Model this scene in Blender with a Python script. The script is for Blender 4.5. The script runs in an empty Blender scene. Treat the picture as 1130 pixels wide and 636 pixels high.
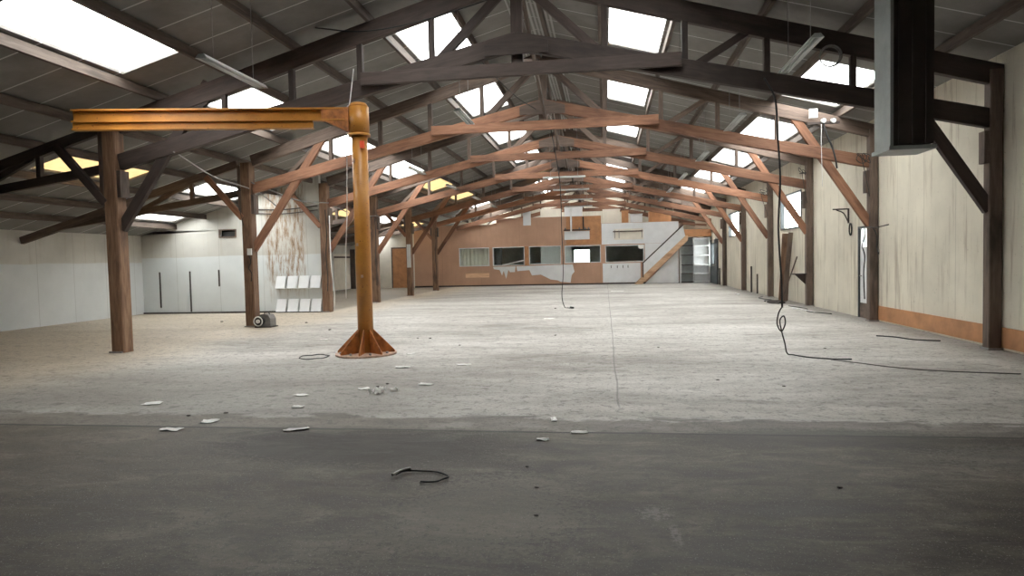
import bpy, bmesh, math, random
from mathutils import Vector, Matrix, Quaternion
random.seed(7)
SC = bpy.context.scene
C = SC.collection
V = Vector
XC = -1.45            # ridge line
def roof_z(x): return 6.8 - .28*abs(x-XC)

# ---------------------------------------------------------------- materials
def new_mat(name):
    m = bpy.data.materials.new(name); m.use_nodes = True
    nt = m.node_tree; nt.nodes.clear()
    out = nt.nodes.new('ShaderNodeOutputMaterial')
    b = nt.nodes.new('ShaderNodeBsdfPrincipled')
    nt.links.new(b.outputs[0], out.inputs[0])
    return m, nt, b, out
class N:
    """tiny node helper"""
    def __init__(s, nt): s.nt = nt
    def node(s, t, **k):
        n = s.nt.nodes.new(t)
        for a, v in k.items(): setattr(n, a, v)
        return n
    def put(s, sock, v):
        if hasattr(v, 'links') or isinstance(v, bpy.types.NodeSocket): s.nt.links.new(v, sock)
        else: sock.default_value = v
    def obj(s): return s.node('ShaderNodeTexCoord').outputs['Object']
    def mapping(s, vec, scale=(1,1,1), loc=(0,0,0)):
        n = s.node('ShaderNodeMapping'); s.put(n.inputs['Vector'], vec)
        n.inputs['Scale'].default_value = scale; n.inputs['Location'].default_value = loc
        return n.outputs[0]
    def noise(s, vec, scale, detail=4, rough=.6, dist=0):
        n = s.node('ShaderNodeTexNoise'); s.put(n.inputs['Vector'], vec)
        n.inputs['Scale'].default_value = scale; n.inputs['Detail'].default_value = detail
        n.inputs['Roughness'].default_value = rough; n.inputs['Distortion'].default_value = dist
        return n.outputs['Fac']
    def ramp(s, f, stops):
        n = s.node('ShaderNodeValToRGB'); s.put(n.inputs[0], f)
        cr = n.color_ramp
        while len(cr.elements) < len(stops): cr.elements.new(.5)
        for e, (p, c) in zip(cr.elements, stops):
            e.position = p; e.color = c if len(c) == 4 else (*c, 1)
        return n.outputs[0]
    def mix(s, f, a, b, mode='MIX'):
        n = s.node('ShaderNodeMix', data_type='RGBA', blend_type=mode)
        s.put(n.inputs[0], f)
        for sock, v in ((n.inputs[6], a), (n.inputs[7], b)):
            s.put(sock, (*v, 1) if isinstance(v, tuple) and len(v) == 3 else v)
        return n.outputs[2]
    def math(s, op, a, b=0.0, c=0.0):
        n = s.node('ShaderNodeMath', operation=op)
        s.put(n.inputs[0], a); s.put(n.inputs[1], b); s.put(n.inputs[2], c)
        return n.outputs[0]
    def sep(s, v):
        n = s.node('ShaderNodeSeparateXYZ'); s.put(n.inputs[0], v); return n.outputs
    def step(s, v, a, b):
        n = s.node('ShaderNodeMapRange', interpolation_type='SMOOTHSTEP'); s.put(n.inputs[0], v)
        n.inputs[1].default_value = a; n.inputs[2].default_value = b
        return n.outputs[0]
    def line(s, v, period, width, off=0.0):
        """1 on thin lines repeating with the period"""
        t = s.math('FRACT', s.math('DIVIDE', s.math('ADD', v, off), period))
        return s.math('LESS_THAN', t, width/period)
    def bump(s, b, h, strength=.3, dist=.02):
        n = s.node('ShaderNodeBump'); s.put(n.inputs['Height'], h)
        n.inputs['Strength'].default_value = strength; n.inputs['Distance'].default_value = dist
        s.nt.links.new(n.outputs[0], b.inputs['Normal'])

def plain(name, col, rough=.6, metal=0.0, var=.25, scale=6.0, bump=.15):
    m, nt, b, _ = new_mat(name); n = N(nt); o = n.obj()
    f = n.noise(o, scale, 5)
    dk = tuple(c*(1-var) for c in col); lt = tuple(min(1, c*(1+var)) for c in col)
    nt.links.new(n.ramp(f, [(.3, dk), (.7, lt)]), b.inputs['Base Color'])
    b.inputs['Roughness'].default_value = rough; b.inputs['Metallic'].default_value = metal
    if bump: n.bump(b, f, bump)
    return m
def wood(name, a, c, dark, rough=.75):
    m, nt, b, _ = new_mat(name); n = N(nt); o = n.obj()
    info = n.node('ShaderNodeObjectInfo')
    vec = n.node('ShaderNodeVectorMath', operation='ADD'); n.put(vec.inputs[0], o)
    cmb = n.node('ShaderNodeCombineXYZ'); r = n.math('MULTIPLY', info.outputs['Random'], 37.0)
    for i in range(3): n.put(cmb.inputs[i], r)
    n.put(vec.inputs[1], cmb.outputs[0])
    g = n.noise(n.mapping(vec.outputs[0], (1.6, 15, 15)), 1.0, 6, .6, .9)
    big = n.noise(n.mapping(vec.outputs[0], (.8, 2.5, 2.5)), 1.0, 4)
    col = n.ramp(g, [(.22, dark), (.48, a), (.8, c)])
    tone = n.math('MULTIPLY_ADD', info.outputs['Random'], .55, .68)
    col = n.mix(n.step(big, .5, .72), col, dark)
    hs = n.node('ShaderNodeHueSaturation'); n.put(hs.inputs['Color'], col); n.put(hs.inputs['Value'], tone)
    nt.links.new(hs.outputs[0], b.inputs['Base Color'])
    b.inputs['Roughness'].default_value = rough
    n.bump(b, g, .4, .01)
    return m
M = {}
M['timber'] = wood('reddish_timber', (.25,.118,.068), (.36,.19,.115), (.13,.062,.038))
M['timber_grey'] = wood('weathered_timber', (.13,.092,.072), (.20,.145,.115), (.06,.043,.034))
M['timber_dark'] = wood('dark_timber', (.068,.048,.041), (.10,.073,.062), (.042,.031,.027))
M['timber_post'] = wood('post_timber', (.20,.112,.066), (.32,.205,.13), (.08,.045,.03))
M['timber_pale'] = wood('pale_new_timber', (.62,.40,.25), (.75,.52,.34), (.42,.24,.14))
M['purlin'] = wood('purlin_timber', (.11,.082,.066), (.18,.14,.11), (.05,.038,.03))
M['orange'] = None
def orange_paint():
    m, nt, b, _ = new_mat('orange_paint'); n = N(nt); o = n.obj()
    f = n.noise(o, 3.0, 5); g = n.noise(o, 24.0, 4)
    col = n.ramp(f, [(.3, (.40,.160,.025)), (.7, (.56,.245,.040))])
    col = n.mix(n.step(g, .63, .70), col, (.17,.06,.02))
    nt.links.new(col, b.inputs['Base Color']); b.inputs['Roughness'].default_value = .42
    n.bump(b, g, .08)
    return m
M['orange'] = orange_paint()
M['orange_rust'] = plain('rusty_orange_paint', (.36,.125,.03), .6, 0, .45, 9)
M['rust_edge'] = plain('worn_edge', (.50,.33,.24), .6, 0, .3, 20)
M['steel'] = plain('dull_steel', (.32,.31,.30), .45, .7, .2, 10)
M['steel_grey'] = plain('grey_painted_steel', (.36,.39,.38), .5, .2, .12, 4)
M['steel_dark'] = plain('dark_brown_steel', (.055,.042,.037), .55, .1, .2, 4)
M['black'] = plain('black_rubber', (.02,.02,.02), .6, 0, .2, 20)
M['grey_cable'] = plain('grey_cable', (.18,.17,.16), .6, 0, .2, 20)
M['white_plastic'] = plain('white_plastic', (.74,.74,.72), .4, 0, .06, 5, .03)
M['white_paint'] = plain('white_paint', (.72,.73,.73), .6, 0, .08, 3, .05)
M['lamp_metal'] = plain('enamelled_lamp_metal', (.55,.57,.56), .4, .1, .1, 5, .03)
M['tube'] = plain('unlit_white_tube', (.80,.82,.82), .25, 0, .03, 5, 0)
M['paper'] = plain('crumpled_paper', (.88,.87,.84), .8, 0, .05, 30, .1)
M['debris'] = plain('dark_debris', (.06,.05,.045), .9, 0, .4, 30, .5)
M['cream_wall'] = plain('cream_plasterboard', (.74,.69,.60), .8, 0, .08, 2)
M['white_wall'] = plain('white_board', (.72,.73,.74), .6, 0, .06, 2, .05)
M['dark_door'] = plain('dark_door_paint', (.05,.06,.065), .5, 0, .2, 3)
M['grey_shelf'] = plain('grey_shelf_metal', (.52,.56,.60), .5, .1, .15, 4)
M['brown_panel_wood'] = plain('orange_brown_board', (.46,.22,.10), .6, 0, .2, 3)
M['office_inside'] = plain('dim_office_wall', (.55,.58,.55), .8, 0, .25, 1.5)

def ceiling_mat():
    m, nt, b, _ = new_mat('fibre_cement_sheet'); n = N(nt); o = n.obj(); s = n.sep(o)
    f = n.noise(o, 1.3, 6); g = n.noise(o, 14, 3)
    col = n.ramp(f, [(.3, (.165,.157,.143)), (.7, (.255,.247,.232))])
    col = n.mix(n.math('MULTIPLY', g, .3), col, (.14,.13,.12))
    ln = n.line(s[1], .79, .028)
    col = n.mix(n.math('MULTIPLY', ln, .75), col, (.62,.62,.60))
    rib = n.math('GREATER_THAN', n.math('ABSOLUTE', n.math('SUBTRACT', s[0], XC)), .42)
    corr = n.math('SINE', n.math('MULTIPLY', s[0], 70.0))
    crest = n.math('MULTIPLY', n.math('MULTIPLY_ADD', corr, .5, .5), n.math('SUBTRACT', 1.0, rib))
    col = n.mix(crest, col, (.50,.50,.48))
    nt.links.new(col, b.inputs['Base Color']); b.inputs['Roughness'].default_value = .8
    n.bump(b, f, .2)
    return m
M['ceiling'] = ceiling_mat()

def floor_mat():
    m, nt, b, _ = new_mat('worn_concrete_floor'); n = N(nt); o = n.obj(); s = n.sep(o)
    x, y = s[0], s[1]
    lo = n.noise(n.mapping(o, (.35, 1.0, 1)), .55, 7, .62, .6)
    mid = n.noise(n.mapping(o, (.6, 1.6, 1)), 2.2, 8, .65, .8)
    fine = n.noise(o, 26, 6, .8)
    grit = n.noise(o, 75, 3, .8)
    light = n.ramp(n.math('MULTIPLY_ADD', lo, .6, n.math('MULTIPLY', mid, .4)),
                   [(.38, (.27,.243,.215)), (.46, (.41,.385,.352)), (.53, (.51,.485,.45)), (.62, (.64,.615,.58))])
    # tan by the left bay: dust, plus warm skylight tint put in the colour
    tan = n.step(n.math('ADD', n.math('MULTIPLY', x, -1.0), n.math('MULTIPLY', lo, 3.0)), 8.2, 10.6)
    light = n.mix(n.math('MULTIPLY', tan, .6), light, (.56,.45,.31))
    # greyer towards the front of the pale slab (tracked dirt)
    yy = n.math('ADD', y, n.math('MULTIPLY_ADD', mid, 1.7, -.85))
    trk = n.step(yy, 11.5, 6.3)
    light = n.mix(n.math('MULTIPLY', n.math('MULTIPLY', trk, n.step(x, 1.5, -3.5)), .4), light, (.155,.142,.125))
    dark = n.ramp(n.math('MULTIPLY_ADD', lo, .5, n.math('MULTIPLY', mid, .5)),
                  [(.42, (.030,.022,.015)), (.47, (.066,.053,.039)), (.53, (.120,.103,.080)), (.59, (.20,.178,.145))])
    brown = n.step(n.math('ADD', x, n.math('MULTIPLY', lo, 3.0)), .8, -2.0)
    dark = n.mix(n.math('MULTIPLY', brown, .35), dark, (.12,.092,.06))
    edge = n.math('ADD', y, n.math('MULTIPLY_ADD', mid, .30, -.15))
    k = n.step(edge, 5.96, 6.04)
    k2 = n.step(n.math('ADD', y, n.math('MULTIPLY_ADD', mid, .9, -.45)), 6.48, 6.58)
    kk = n.math('MULTIPLY_ADD', k2, .70, n.math('MULTIPLY', k, .30))
    col = n.mix(kk, dark, light)
    # crack along the slab joint with oily stain in front
    j = n.math('LESS_THAN', n.math('ABSOLUTE', n.math('SUBTRACT', n.math('ADD', y, n.math('MULTIPLY_ADD', lo, .16, -.08)), 6.0)), .026)
    col = n.mix(n.math('MULTIPLY', j, .9), col, (.02,.017,.015))
    oil = n.math('MULTIPLY', n.step(y, 4.6, 5.6), n.step(y, 6.15, 5.9))
    oil = n.math('MULTIPLY', oil, n.step(n.math('ABSOLUTE', n.math('ADD', x, 2.3)), 2.2, .8))
    col = n.mix(n.math('MULTIPLY', oil, n.step(mid, .38, .55)), col, (.035,.025,.02))
    # long joint
    j2 = n.math('LESS_THAN', n.math('ABSOLUTE', n.math('SUBTRACT', x, n.math('MULTIPLY_ADD', lo, .08, .08))), .011)
    j2 = n.math('MULTIPLY', j2, n.step(y, 6.9, 7.2))
    col = n.mix(n.math('MULTIPLY', j2, .55), col, (.09,.085,.08))
    j3 = n.math('MULTIPLY', n.line(y, 4.74, .03, 1.2), n.step(y, 12, 14))
    col = n.mix(n.math('MULTIPLY', j3, .25), col, (.2,.19,.18))
    # scuffs dragged across the slab, gravelly patches
    scf = n.noise(n.mapping(o, (1.6, 4.0, 1)), 2.4, 9, .78, 1.6)
    col = n.mix(n.math('MULTIPLY', n.step(scf, .54, .64), .45), col, (.09,.077,.062))
    col = n.mix(n.math('MULTIPLY', n.step(scf, .44, .34), .22), col, (.42,.395,.36))
    dirt = n.step(n.math('ADD', x, n.math('MULTIPLY', mid, .9)), 5.75, 6.5)
    dirt = n.math('MAXIMUM', dirt, n.math('MULTIPLY', n.step(n.math('ADD', y, n.math('MULTIPLY', mid, .8)), 20.9, 21.3), n.step(x, -9.0, -9.6)))
    col = n.mix(n.math('MULTIPLY', dirt, .6), col, (.09,.078,.066))
    dx_ = n.math('DIVIDE', n.math('ADD', x, 4.6), 3.6); dy_ = n.math('DIVIDE', n.math('SUBTRACT', y, 8.4), 2.2)
    rr_ = n.math('ADD', n.math('ADD', n.math('MULTIPLY', dx_, dx_), n.math('MULTIPLY', dy_, dy_)), n.math('MULTIPLY_ADD', scf, 2.4, -1.2))
    col = n.mix(n.math('MULTIPLY', n.step(rr_, 1.3, .2), .42), col, (.12,.105,.085))
    pat = n.noise(o, 7.0, 8, .75, .5)
    col = n.mix(n.math('MULTIPLY', n.step(pat, .54, .60), .5), col, (.05,.043,.036))
    # speckle
    col = n.mix(n.math('MULTIPLY', n.step(fine, .54, .60), .55), col, (.035,.03,.025))
    sp = n.math('MULTIPLY', n.step(grit, .60, .65), n.step(scf, .40, .55))
    col = n.mix(n.math('MULTIPLY', sp, .65), col, (.62,.60,.56))
    def spot(cx_, cy_, rx, ry, amt, c, thr=1.0):
        a_ = n.math('DIVIDE', n.math('SUBTRACT', x, cx_), rx); b_ = n.math('DIVIDE', n.math('SUBTRACT', y, cy_), ry)
        r_ = n.math('ADD', n.math('ADD', n.math('MULTIPLY', a_, a_), n.math('MULTIPLY', b_, b_)), n.math('MULTIPLY_ADD', fine, 5.0, -2.5))
        return n.mix(n.math('MULTIPLY', n.step(r_, thr, thr-.5), amt), col, c)
    col = spot(.28, 4.12, .15, .16, .35, (.42,.40,.37), .5)
    col = spot(.38, 3.80, .05, .22, .35, (.42,.40,.37), .5)
    col = spot(1.9, 5.95, 1.6, .35, .6, (.035,.03,.026), .8)
    col = spot(-2.2, 5.4, 1.3, .5, .7, (.022,.016,.011), 1.1)
    col = spot(-.75, 4.1, .7, .8, .35, (.24,.215,.175), .9)
    col = spot(3.4, 5.4, 1.3, .5, .35, (.22,.21,.19), .7)
    nt.links.new(col, b.inputs['Base Color'])
    b.inputs['Roughness'].default_value = .62
    n.put(b.inputs['Roughness'], n.math('MULTIPLY_ADD', mid, .35, .42))
    h = n.math('ADD', n.math('MULTIPLY', mid, .8), n.math('MULTIPLY', fine, .25))
    n.bump(b, h, .35, .02)
    return m
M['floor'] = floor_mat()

def wall_mat(name, base, stain, joint=None, axis=1, lower=None, streak=.5, rust=None):
    """board wall with vertical run-down stains; joint = spacing of vertical board joints"""
    m, nt, b, _ = new_mat(name); n = N(nt); o = n.obj(); s = n.sep(o)
    u, z = s[axis], s[2]
    f = n.noise(o, .9, 6); sc = [6, 6, .5]
    st = n.noise(n.mapping(o, tuple(sc)), 1.0, 6, .65)
    dk = tuple(c*.82 for c in base)
    col = n.ramp(f, [(.3, dk), (.65, base)])
    col = n.mix(n.math('MULTIPLY', n.step(st, .52, .70), streak), col, stain)
    sp = n.noise(o, 22, 4)
    col = n.mix(n.math('MULTIPLY', n.step(sp, .66, .74), .5), col, tuple(c*.4 for c in stain))
    if lower:
        z0, c2 = lower
        k = n.step(n.math('ADD', z, n.math('MULTIPLY_ADD', f, .12, -.06)), z0+.02, z0-.02)
        col = n.mix(k, col, n.ramp(f, [(.3, tuple(c*.88 for c in c2)), (.65, c2)]))
    if joint:
        col = n.mix(n.math('MULTIPLY', n.line(u, joint, .018, .3), .3), col, tuple(c*.35 for c in stain))
    if rust:
        a0, a1, zz = rust
        k = n.math('MULTIPLY', n.step(u, a0, a0+.25), n.step(u, a1, a1-.25))
        k = n.math('MULTIPLY', k, n.step(n.math('ADD', z, n.math('MULTIPLY', st, 2.0)), zz, zz+1.3))
        st2 = n.noise(n.mapping(o, (9, 9, 1.6)), 1.0, 8, .75)
        col = n.mix(n.math('MULTIPLY', k, n.step(st2, .42, .60)), col, (.34,.235,.155))
        col = n.mix(n.math('MULTIPLY', k, n.step(st2, .56, .68)), col, (.11,.07,.05))
    nt.links.new(col, b.inputs['Base Color']); b.inputs['Roughness'].default_value = .8
    n.bump(b, f, .2)
    return m
M['wall_right'] = wall_mat('stained_cream_boards', (.70,.65,.54), (.27,.205,.14), 1.185, 1, None, .6)
M['wall_mid'] = wall_mat('whitewashed_partition', (.60,.59,.545), (.42,.37,.30), 1.6, 0, (1.95, (.68,.71,.71)), .3, (-11.5,-9.85,1.3))
M['wall_left'] = wall_mat('whitewashed_side_wall', (.62,.60,.55), (.42,.37,.30), 1.3, 1, (1.8, (.68,.70,.70)), .35)
M['wall_brown'] = wall_mat('brown_hardboard', (.52,.315,.215), (.38,.21,.135), 2.44, 0, None, .3)
M['wall_gable'] = wall_mat('pale_gable_boards', (.72,.66,.56), (.46,.36,.26), 1.2, 0, None, .4)
M['wall_front'] = wall_mat('dark_front_wall', (.25,.24,.22), (.15,.13,.11), 1.2, 0)

def glass_mat(name, tint, rough_mix=.0):
    m, nt, b, out = new_mat(name); nt.nodes.remove(b)
    n = N(nt); t = n.node('ShaderNodeBsdfTransparent'); g = n.node('ShaderNodeBsdfGlossy')
    g.inputs['Roughness'].default_value = .05; t.inputs[0].default_value = (*tint, 1)
    mx = n.node('ShaderNodeMixShader'); mx.inputs[0].default_value = .06
    nt.links.new(t.outputs[0], mx.inputs[1]); nt.links.new(g.outputs[0], mx.inputs[2])
    nt.links.new(mx.outputs[0], out.inputs[0])
    return m
M['pane'] = glass_mat('window_glass', (.9,.93,.93))
M['office_glass'] = glass_mat('dusty_office_glass', (.93,.96,.95))
def sky_sheet(name, tint, dirt):
    m, nt, b, out = new_mat(name); nt.nodes.remove(b)
    n = N(nt); o = n.obj(); s = n.sep(o)
    t = n.node('ShaderNodeBsdfTransparent'); d = n.node('ShaderNodeBsdfTranslucent')
    f = n.noise(o, 3, 4)
    ribs = n.line(s[1], .30, .02)
    c = n.mix(n.math('MULTIPLY', n.step(f, .35, .75), .35), tint, dirt)
    c = n.mix(n.math('MULTIPLY', ribs, .35), c, dirt)
    nt.links.new(c, t.inputs[0]); nt.links.new(c, d.inputs[0])
    mx = n.node('ShaderNodeMixShader'); mx.inputs[0].default_value = .35
    nt.links.new(t.outputs[0], mx.inputs[1]); nt.links.new(d.outputs[0], mx.inputs[2])
    nt.links.new(mx.outputs[0], out.inputs[0])
    return m
M['skylight'] = sky_sheet('clear_ribbed_sheet', (.90,.93,.93), (.65,.67,.66))
M['skylight_yellow'] = sky_sheet('yellowed_ribbed_sheet', (.115,.080,.038), (.07,.045,.02))

# ---------------------------------------------------------------- geometry helpers
def box(bm, x0, x1, y0, y1, z0, z1):
    vs = [bm.verts.new(p) for p in ((x0,y0,z0),(x1,y0,z0),(x1,y1,z0),(x0,y1,z0),(x0,y0,z1),(x1,y0,z1),(x1,y1,z1),(x0,y1,z1))]
    for f in ((3,2,1,0),(4,5,6,7),(0,1,5,4),(1,2,6,5),(2,3,7,6),(3,0,4,7)): bm.faces.new([vs[i] for i in f])
    return vs
def prism(bm, pts, off):
    """polygon pts (3-D) extruded by vector off"""
    a = [bm.verts.new(p) for p in pts]; b = [bm.verts.new(V(p)+V(off)) for p in pts]
    n = len(pts)
    bm.faces.new(a); bm.faces.new(b[::-1])
    for i in range(n): bm.faces.new([a[i], b[i], b[(i+1)%n], a[(i+1)%n]])
def cyl(bm, p0, p1, r0, r1=None, seg=20, cap=True):
    r1 = r0 if r1 is None else r1
    p0, p1 = V(p0), V(p1); d = (p1-p0).normalized(); a = d.orthogonal().normalized(); b = d.cross(a)
    A = [bm.verts.new(p0+(a*math.cos(t)+b*math.sin(t))*r0) for t in [2*math.pi*i/seg for i in range(seg)]]
    B = [bm.verts.new(p1+(a*math.cos(t)+b*math.sin(t))*r1) for t in [2*math.pi*i/seg for i in range(seg)]]
    for i in range(seg):
        f = bm.faces.new([A[i], A[(i+1)%seg], B[(i+1)%seg], B[i]]); f.smooth = True
    if cap: bm.faces.new(A[::-1]); bm.faces.new(B)
def tube(bm, pts, r, seg=7):
    pts = [V(p) for p in pts]; prev = None; up = None
    for i, p in enumerate(pts):
        d = (pts[min(i+1, len(pts)-1)] - pts[max(i-1, 0)]).normalized()
        if up is None: up = d.orthogonal().normalized()
        up = (up - d*up.dot(d))
        up = up.normalized() if up.length > 1e-6 else d.orthogonal().normalized()
        b = d.cross(up)
        ring = [bm.verts.new(p+(up*math.cos(t)+b*math.sin(t))*r) for t in [2*math.pi*k/seg for k in range(seg)]]
        if prev:
            for k in range(seg):
                f = bm.faces.new([prev[k], prev[(k+1)%seg], ring[(k+1)%seg], ring[k]]); f.smooth = True
        else: bm.faces.new(ring[::-1])
        prev = ring
    bm.faces.new(prev)
def smooth_path(pts, n=6):
    """Catmull-Rom through pts"""
    P = [V(p) for p in pts]; P = [P[0]*2-P[1]] + P + [P[-1]*2-P[-2]]; out = []
    for i in range(1, len(P)-2):
        for k in range(n):
            t = k/n
            out.append(.5*((2*P[i]) + (P[i+1]-P[i-1])*t + (2*P[i-1]-5*P[i]+4*P[i+1]-P[i+2])*t*t + (3*P[i]-P[i-1]-3*P[i+1]+P[i+2])*t**3))
    out.append(P[-2]); return out
def obj(name, bm, mat, parent=None, loc=None):
    """loc = origin in world coordinates; the bmesh is given in world coordinates unless loc is None"""
    bmesh.ops.recalc_face_normals(bm, faces=bm.faces[:])
    if loc is not None: bmesh.ops.translate(bm, verts=bm.verts[:], vec=-V(loc))
    me = bpy.data.meshes.new(name); bm.to_mesh(me); bm.free()
    me.materials.append(mat)
    o = bpy.data.objects.new(name, me); C.objects.link(o)
    if loc is not None: o.location = loc
    if parent:
        o.parent = parent; o.location = (V(loc) if loc is not None else V((0,0,0))) - V(parent.get('_w', (0,0,0)))
    if loc is not None: o['_w'] = tuple(loc)
    return o
def tag(o, label=None, cat=None, group=None):
    if label: o['label'] = label
    if cat: o['category'] = cat
    if group: o['group'] = group
    return o
def thing(name, loc, label, cat, group=None):
    o = bpy.data.objects.new(name, None); C.objects.link(o); o.location = loc
    o.empty_display_size = .1; o['_w'] = tuple(loc)
    return tag(o, label, cat, group)
def struct(name, bm, mat, parent=None, loc=None):
    o = obj(name, bm, mat, parent, loc)
    if not parent: o['kind'] = 'structure'
    return o
def beam(name, p0, p1, w, h, mat, parent=None, worn=.004):
    """squared timber from p0 to p1; its mesh runs along local X so that the grain follows it. w across, h deep"""
    p0, p1 = V(p0), V(p1); L = (p1-p0).length; bm = bmesh.new()
    n = max(2, int(L/1.2)); rings = []
    rnd = random.Random(hash((round(p0.x,2), round(p0.y,2), round(p0.z,2), round(L,2))) & 0xffff)
    c = min(w, h)*.07
    for i in range(n+1):
        x = L*i/n; dy, dz = (rnd.uniform(-worn, worn), rnd.uniform(-worn, worn)) if 0 < i < n else (0, 0)
        a, b = w/2, h/2
        prof = [(-a+c,-b),(a-c,-b),(a,-b+c),(a,b-c),(a-c,b),(-a+c,b),(-a,b-c),(-a,-b+c)]
        rings.append([bm.verts.new((x, py+dy, pz+dz)) for py, pz in prof])
    for i in range(n):
        for k in range(8): bm.faces.new([rings[i][k], rings[i][(k+1)%8], rings[i+1][(k+1)%8], rings[i+1][k]])
    bm.faces.new(rings[0][::-1]); bm.faces.new(rings[-1])
    bmesh.ops.recalc_face_normals(bm, faces=bm.faces[:])
    me = bpy.data.meshes.new(name); bm.to_mesh(me); bm.free(); me.materials.append(mat)
    o = bpy.data.objects.new(name, me); C.objects.link(o)
    X = (p1-p0).normalized()
    ref = V((0,0,1)) if abs(X.z) < .98 else V((1,0,0))
    Y = ref.cross(X).normalized(); Z = X.cross(Y)
    rot = Matrix((X, Y, Z)).transposed().to_4x4()
    base = p0 - (V(parent.get('_w', (0,0,0))) if parent else V((0,0,0)))
    o.matrix_local = Matrix.Translation(base) @ rot
    if parent: o.parent = parent; o.matrix_local = Matrix.Translation(base) @ rot
    return o
def copy_thing(root, loc, label, group=None):
    c = root.copy(); C.objects.link(c); c.location = loc; c['_w'] = tuple(loc); c['label'] = label
    if group: c['group'] = group
    for ch in root.children:
        d = ch.copy(); C.objects.link(d); d.parent = c
        for g in ch.children:
            e = g.copy(); C.objects.link(e); e.parent = d
    return c
def cable(name, pts, r, mat, label, cat='cable', n=6, group=None):
    bm = bmesh.new(); tube(bm, smooth_path(pts, n), r)
    return tag(obj(name, bm, mat, None, pts[0]), label, cat, group)
ORD = ['nearest', 'second', 'third', 'fourth', 'fifth', 'sixth', 'seventh', 'eighth', 'ninth']
T = [11.4 + 4.74*i for i in range(8)]      # truss planes
YEND = 40.0; YGAB = 46.2; XL = -16.0; XR = 6.2; YF = -3.0

# ---------------------------------------------------------------- the shell
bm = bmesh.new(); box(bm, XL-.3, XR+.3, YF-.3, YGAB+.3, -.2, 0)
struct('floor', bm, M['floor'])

YGAB_ = 46.0
cells = []   # skylight cells: x0, x1, y0, y1, yellow
for k in range(-1, 7):  # first bay's upper skylights are unseen, added to brighten the nearest truss and floor
    y = 5.1*k
    if k < 6 or True: cells.append((-8.12, -6.90, 12.7+y, 15.45+y, k == 4 or k == 3))
    if 12.5+y+2.75 < YGAB_: cells.append((-4.00, -2.84, 12.5+y, 15.25+y, k == 4))
    cells.append((.16, 1.22, 12.2+y, 14.95+y, False))
    if k >= 0 and 16.05+y < YGAB_: cells.append((4.00, 5.28, 13.3+y, 16.05+y, False))
    if k >= 0: cells.append((-12.2, -11.0, 12.6+y, 15.35+y, k in (0, 3, 5)))
    if k in (1, 3, 5): cells.append((-14.5, -13.6, 13.5+y, 15.4+y, False))
def ceiling():
    xs = sorted(set([XL-.3, XC, XR+.3, XC-.42, XC+.42] + [c[0] for c in cells] + [c[1] for c in cells]))
    ys = sorted(set([YF-.3, YGAB+.3] + [round(v, 3) for c in cells for v in (c[2], c[3])]))
    bm = bmesh.new(); vt = {}
    def vert(i, j, k):
        key = (i, j, k)
        if key not in vt: vt[key] = bm.verts.new((xs[i], ys[j], roof_z(xs[i]) + k*.05))
        return vt[key]
    solid = {}
    for i in range(len(xs)-1):
        for j in range(len(ys)-1):
            cx, cy = (xs[i]+xs[i+1])/2, (ys[j]+ys[j+1])/2
            solid[i, j] = not any(c[0] < cx < c[1] and c[2] < cy < c[3] for c in cells)
    for (i, j), s in solid.items():
        if not s: continue
        for k in (0, 1): bm.faces.new([vert(i,j,k), vert(i+1,j,k), vert(i+1,j+1,k), vert(i,j+1,k)])
        for (di, dj, a, b) in ((-1,0,(i,j),(i,j+1)), (1,0,(i+1,j),(i+1,j+1)), (0,-1,(i,j),(i+1,j)), (0,1,(i,j+1),(i+1,j+1))):
            if not solid.get((i+di, j+dj), False):
                bm.faces.new([vert(*a,0), vert(*b,0), vert(*b,1), vert(*a,1)])
    struct('ceiling', bm, M['ceiling'])
ceiling()
wn = 0
for (x0, x1, y0, y1, yel) in cells:
    wn += 1
    bm = bmesh.new()
    p = [(x0-.03,y0-.05,roof_z(x0-.03)+.055), (x1+.03,y0-.05,roof_z(x1+.03)+.055), (x1+.03,y1+.05,roof_z(x1+.03)+.055), (x0-.03,y1+.05,roof_z(x0-.03)+.055)]
    bm.faces.new([bm.verts.new(q) for q in p])
    struct('window_%d' % wn, bm, M['skylight_yellow' if yel else 'skylight'])

def wall_plane(name, mat, axis, c0, c1, u0, u1, zt, holes):
    """wall between c0..c1 on its normal axis, from u0 to u1, zt(u) = top; holes (u0,u1,z0,z1)"""
    bm = bmesh.new()
    us = sorted(set([u0, u1] + [h[0] for h in holes] + [h[1] for h in holes] + ([XC] if axis == 'y' and u0 < XC < u1 else [])))
    zs = sorted(set([0.0] + [h[2] for h in holes] + [h[3] for h in holes]))
    def quad(a, b, za, zb, zc, zd):
        pts = [(a, za), (b, zb), (b, zc), (a, zd)]
        if axis == 'y': prism(bm, [(u, c0, z) for u, z in pts], (0, c1-c0, 0))
        else: prism(bm, [(c0, u, z) for u, z in pts], (c1-c0, 0, 0))
    for a, b in zip(us[:-1], us[1:]):
        zz = zs + [None]
        for z0, z1 in zip(zz[:-1], zz[1:]):
            if z1 is None: quad(a, b, z0, z0, zt(b), zt(a)); continue
            if any(h[0] <= (a+b)/2 <= h[1] and h[2] <= (z0+z1)/2 <= h[3] for h in holes): continue
            quad(a, b, z0, z0, z1, z1)
    return struct(name, bm, mat)
DOOR = (16.32, 17.22, 0, 2.22)
WR = [(22.0, 24.45, 2.42, 3.62), (31.7, 34.3, 2.48, 3.66)]
wall_plane('wall_right', M['wall_right'], 'x', XR, XR+.2, YF, YGAB, lambda u: roof_z(XR), WR+[DOOR, (38.5, 39.7, 1.05, 2.3)])
wall_plane('wall_left', M['wall_left'], 'x', XL-.2, XL, YF, YGAB, lambda u: roof_z(XL), [])
wall_plane('wall_middle', M['wall_mid'], 'y', 20.9, 21.05, XL, -9.41, roof_z, [(-13.04, -12.44, 2.60, 2.85)])
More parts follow.
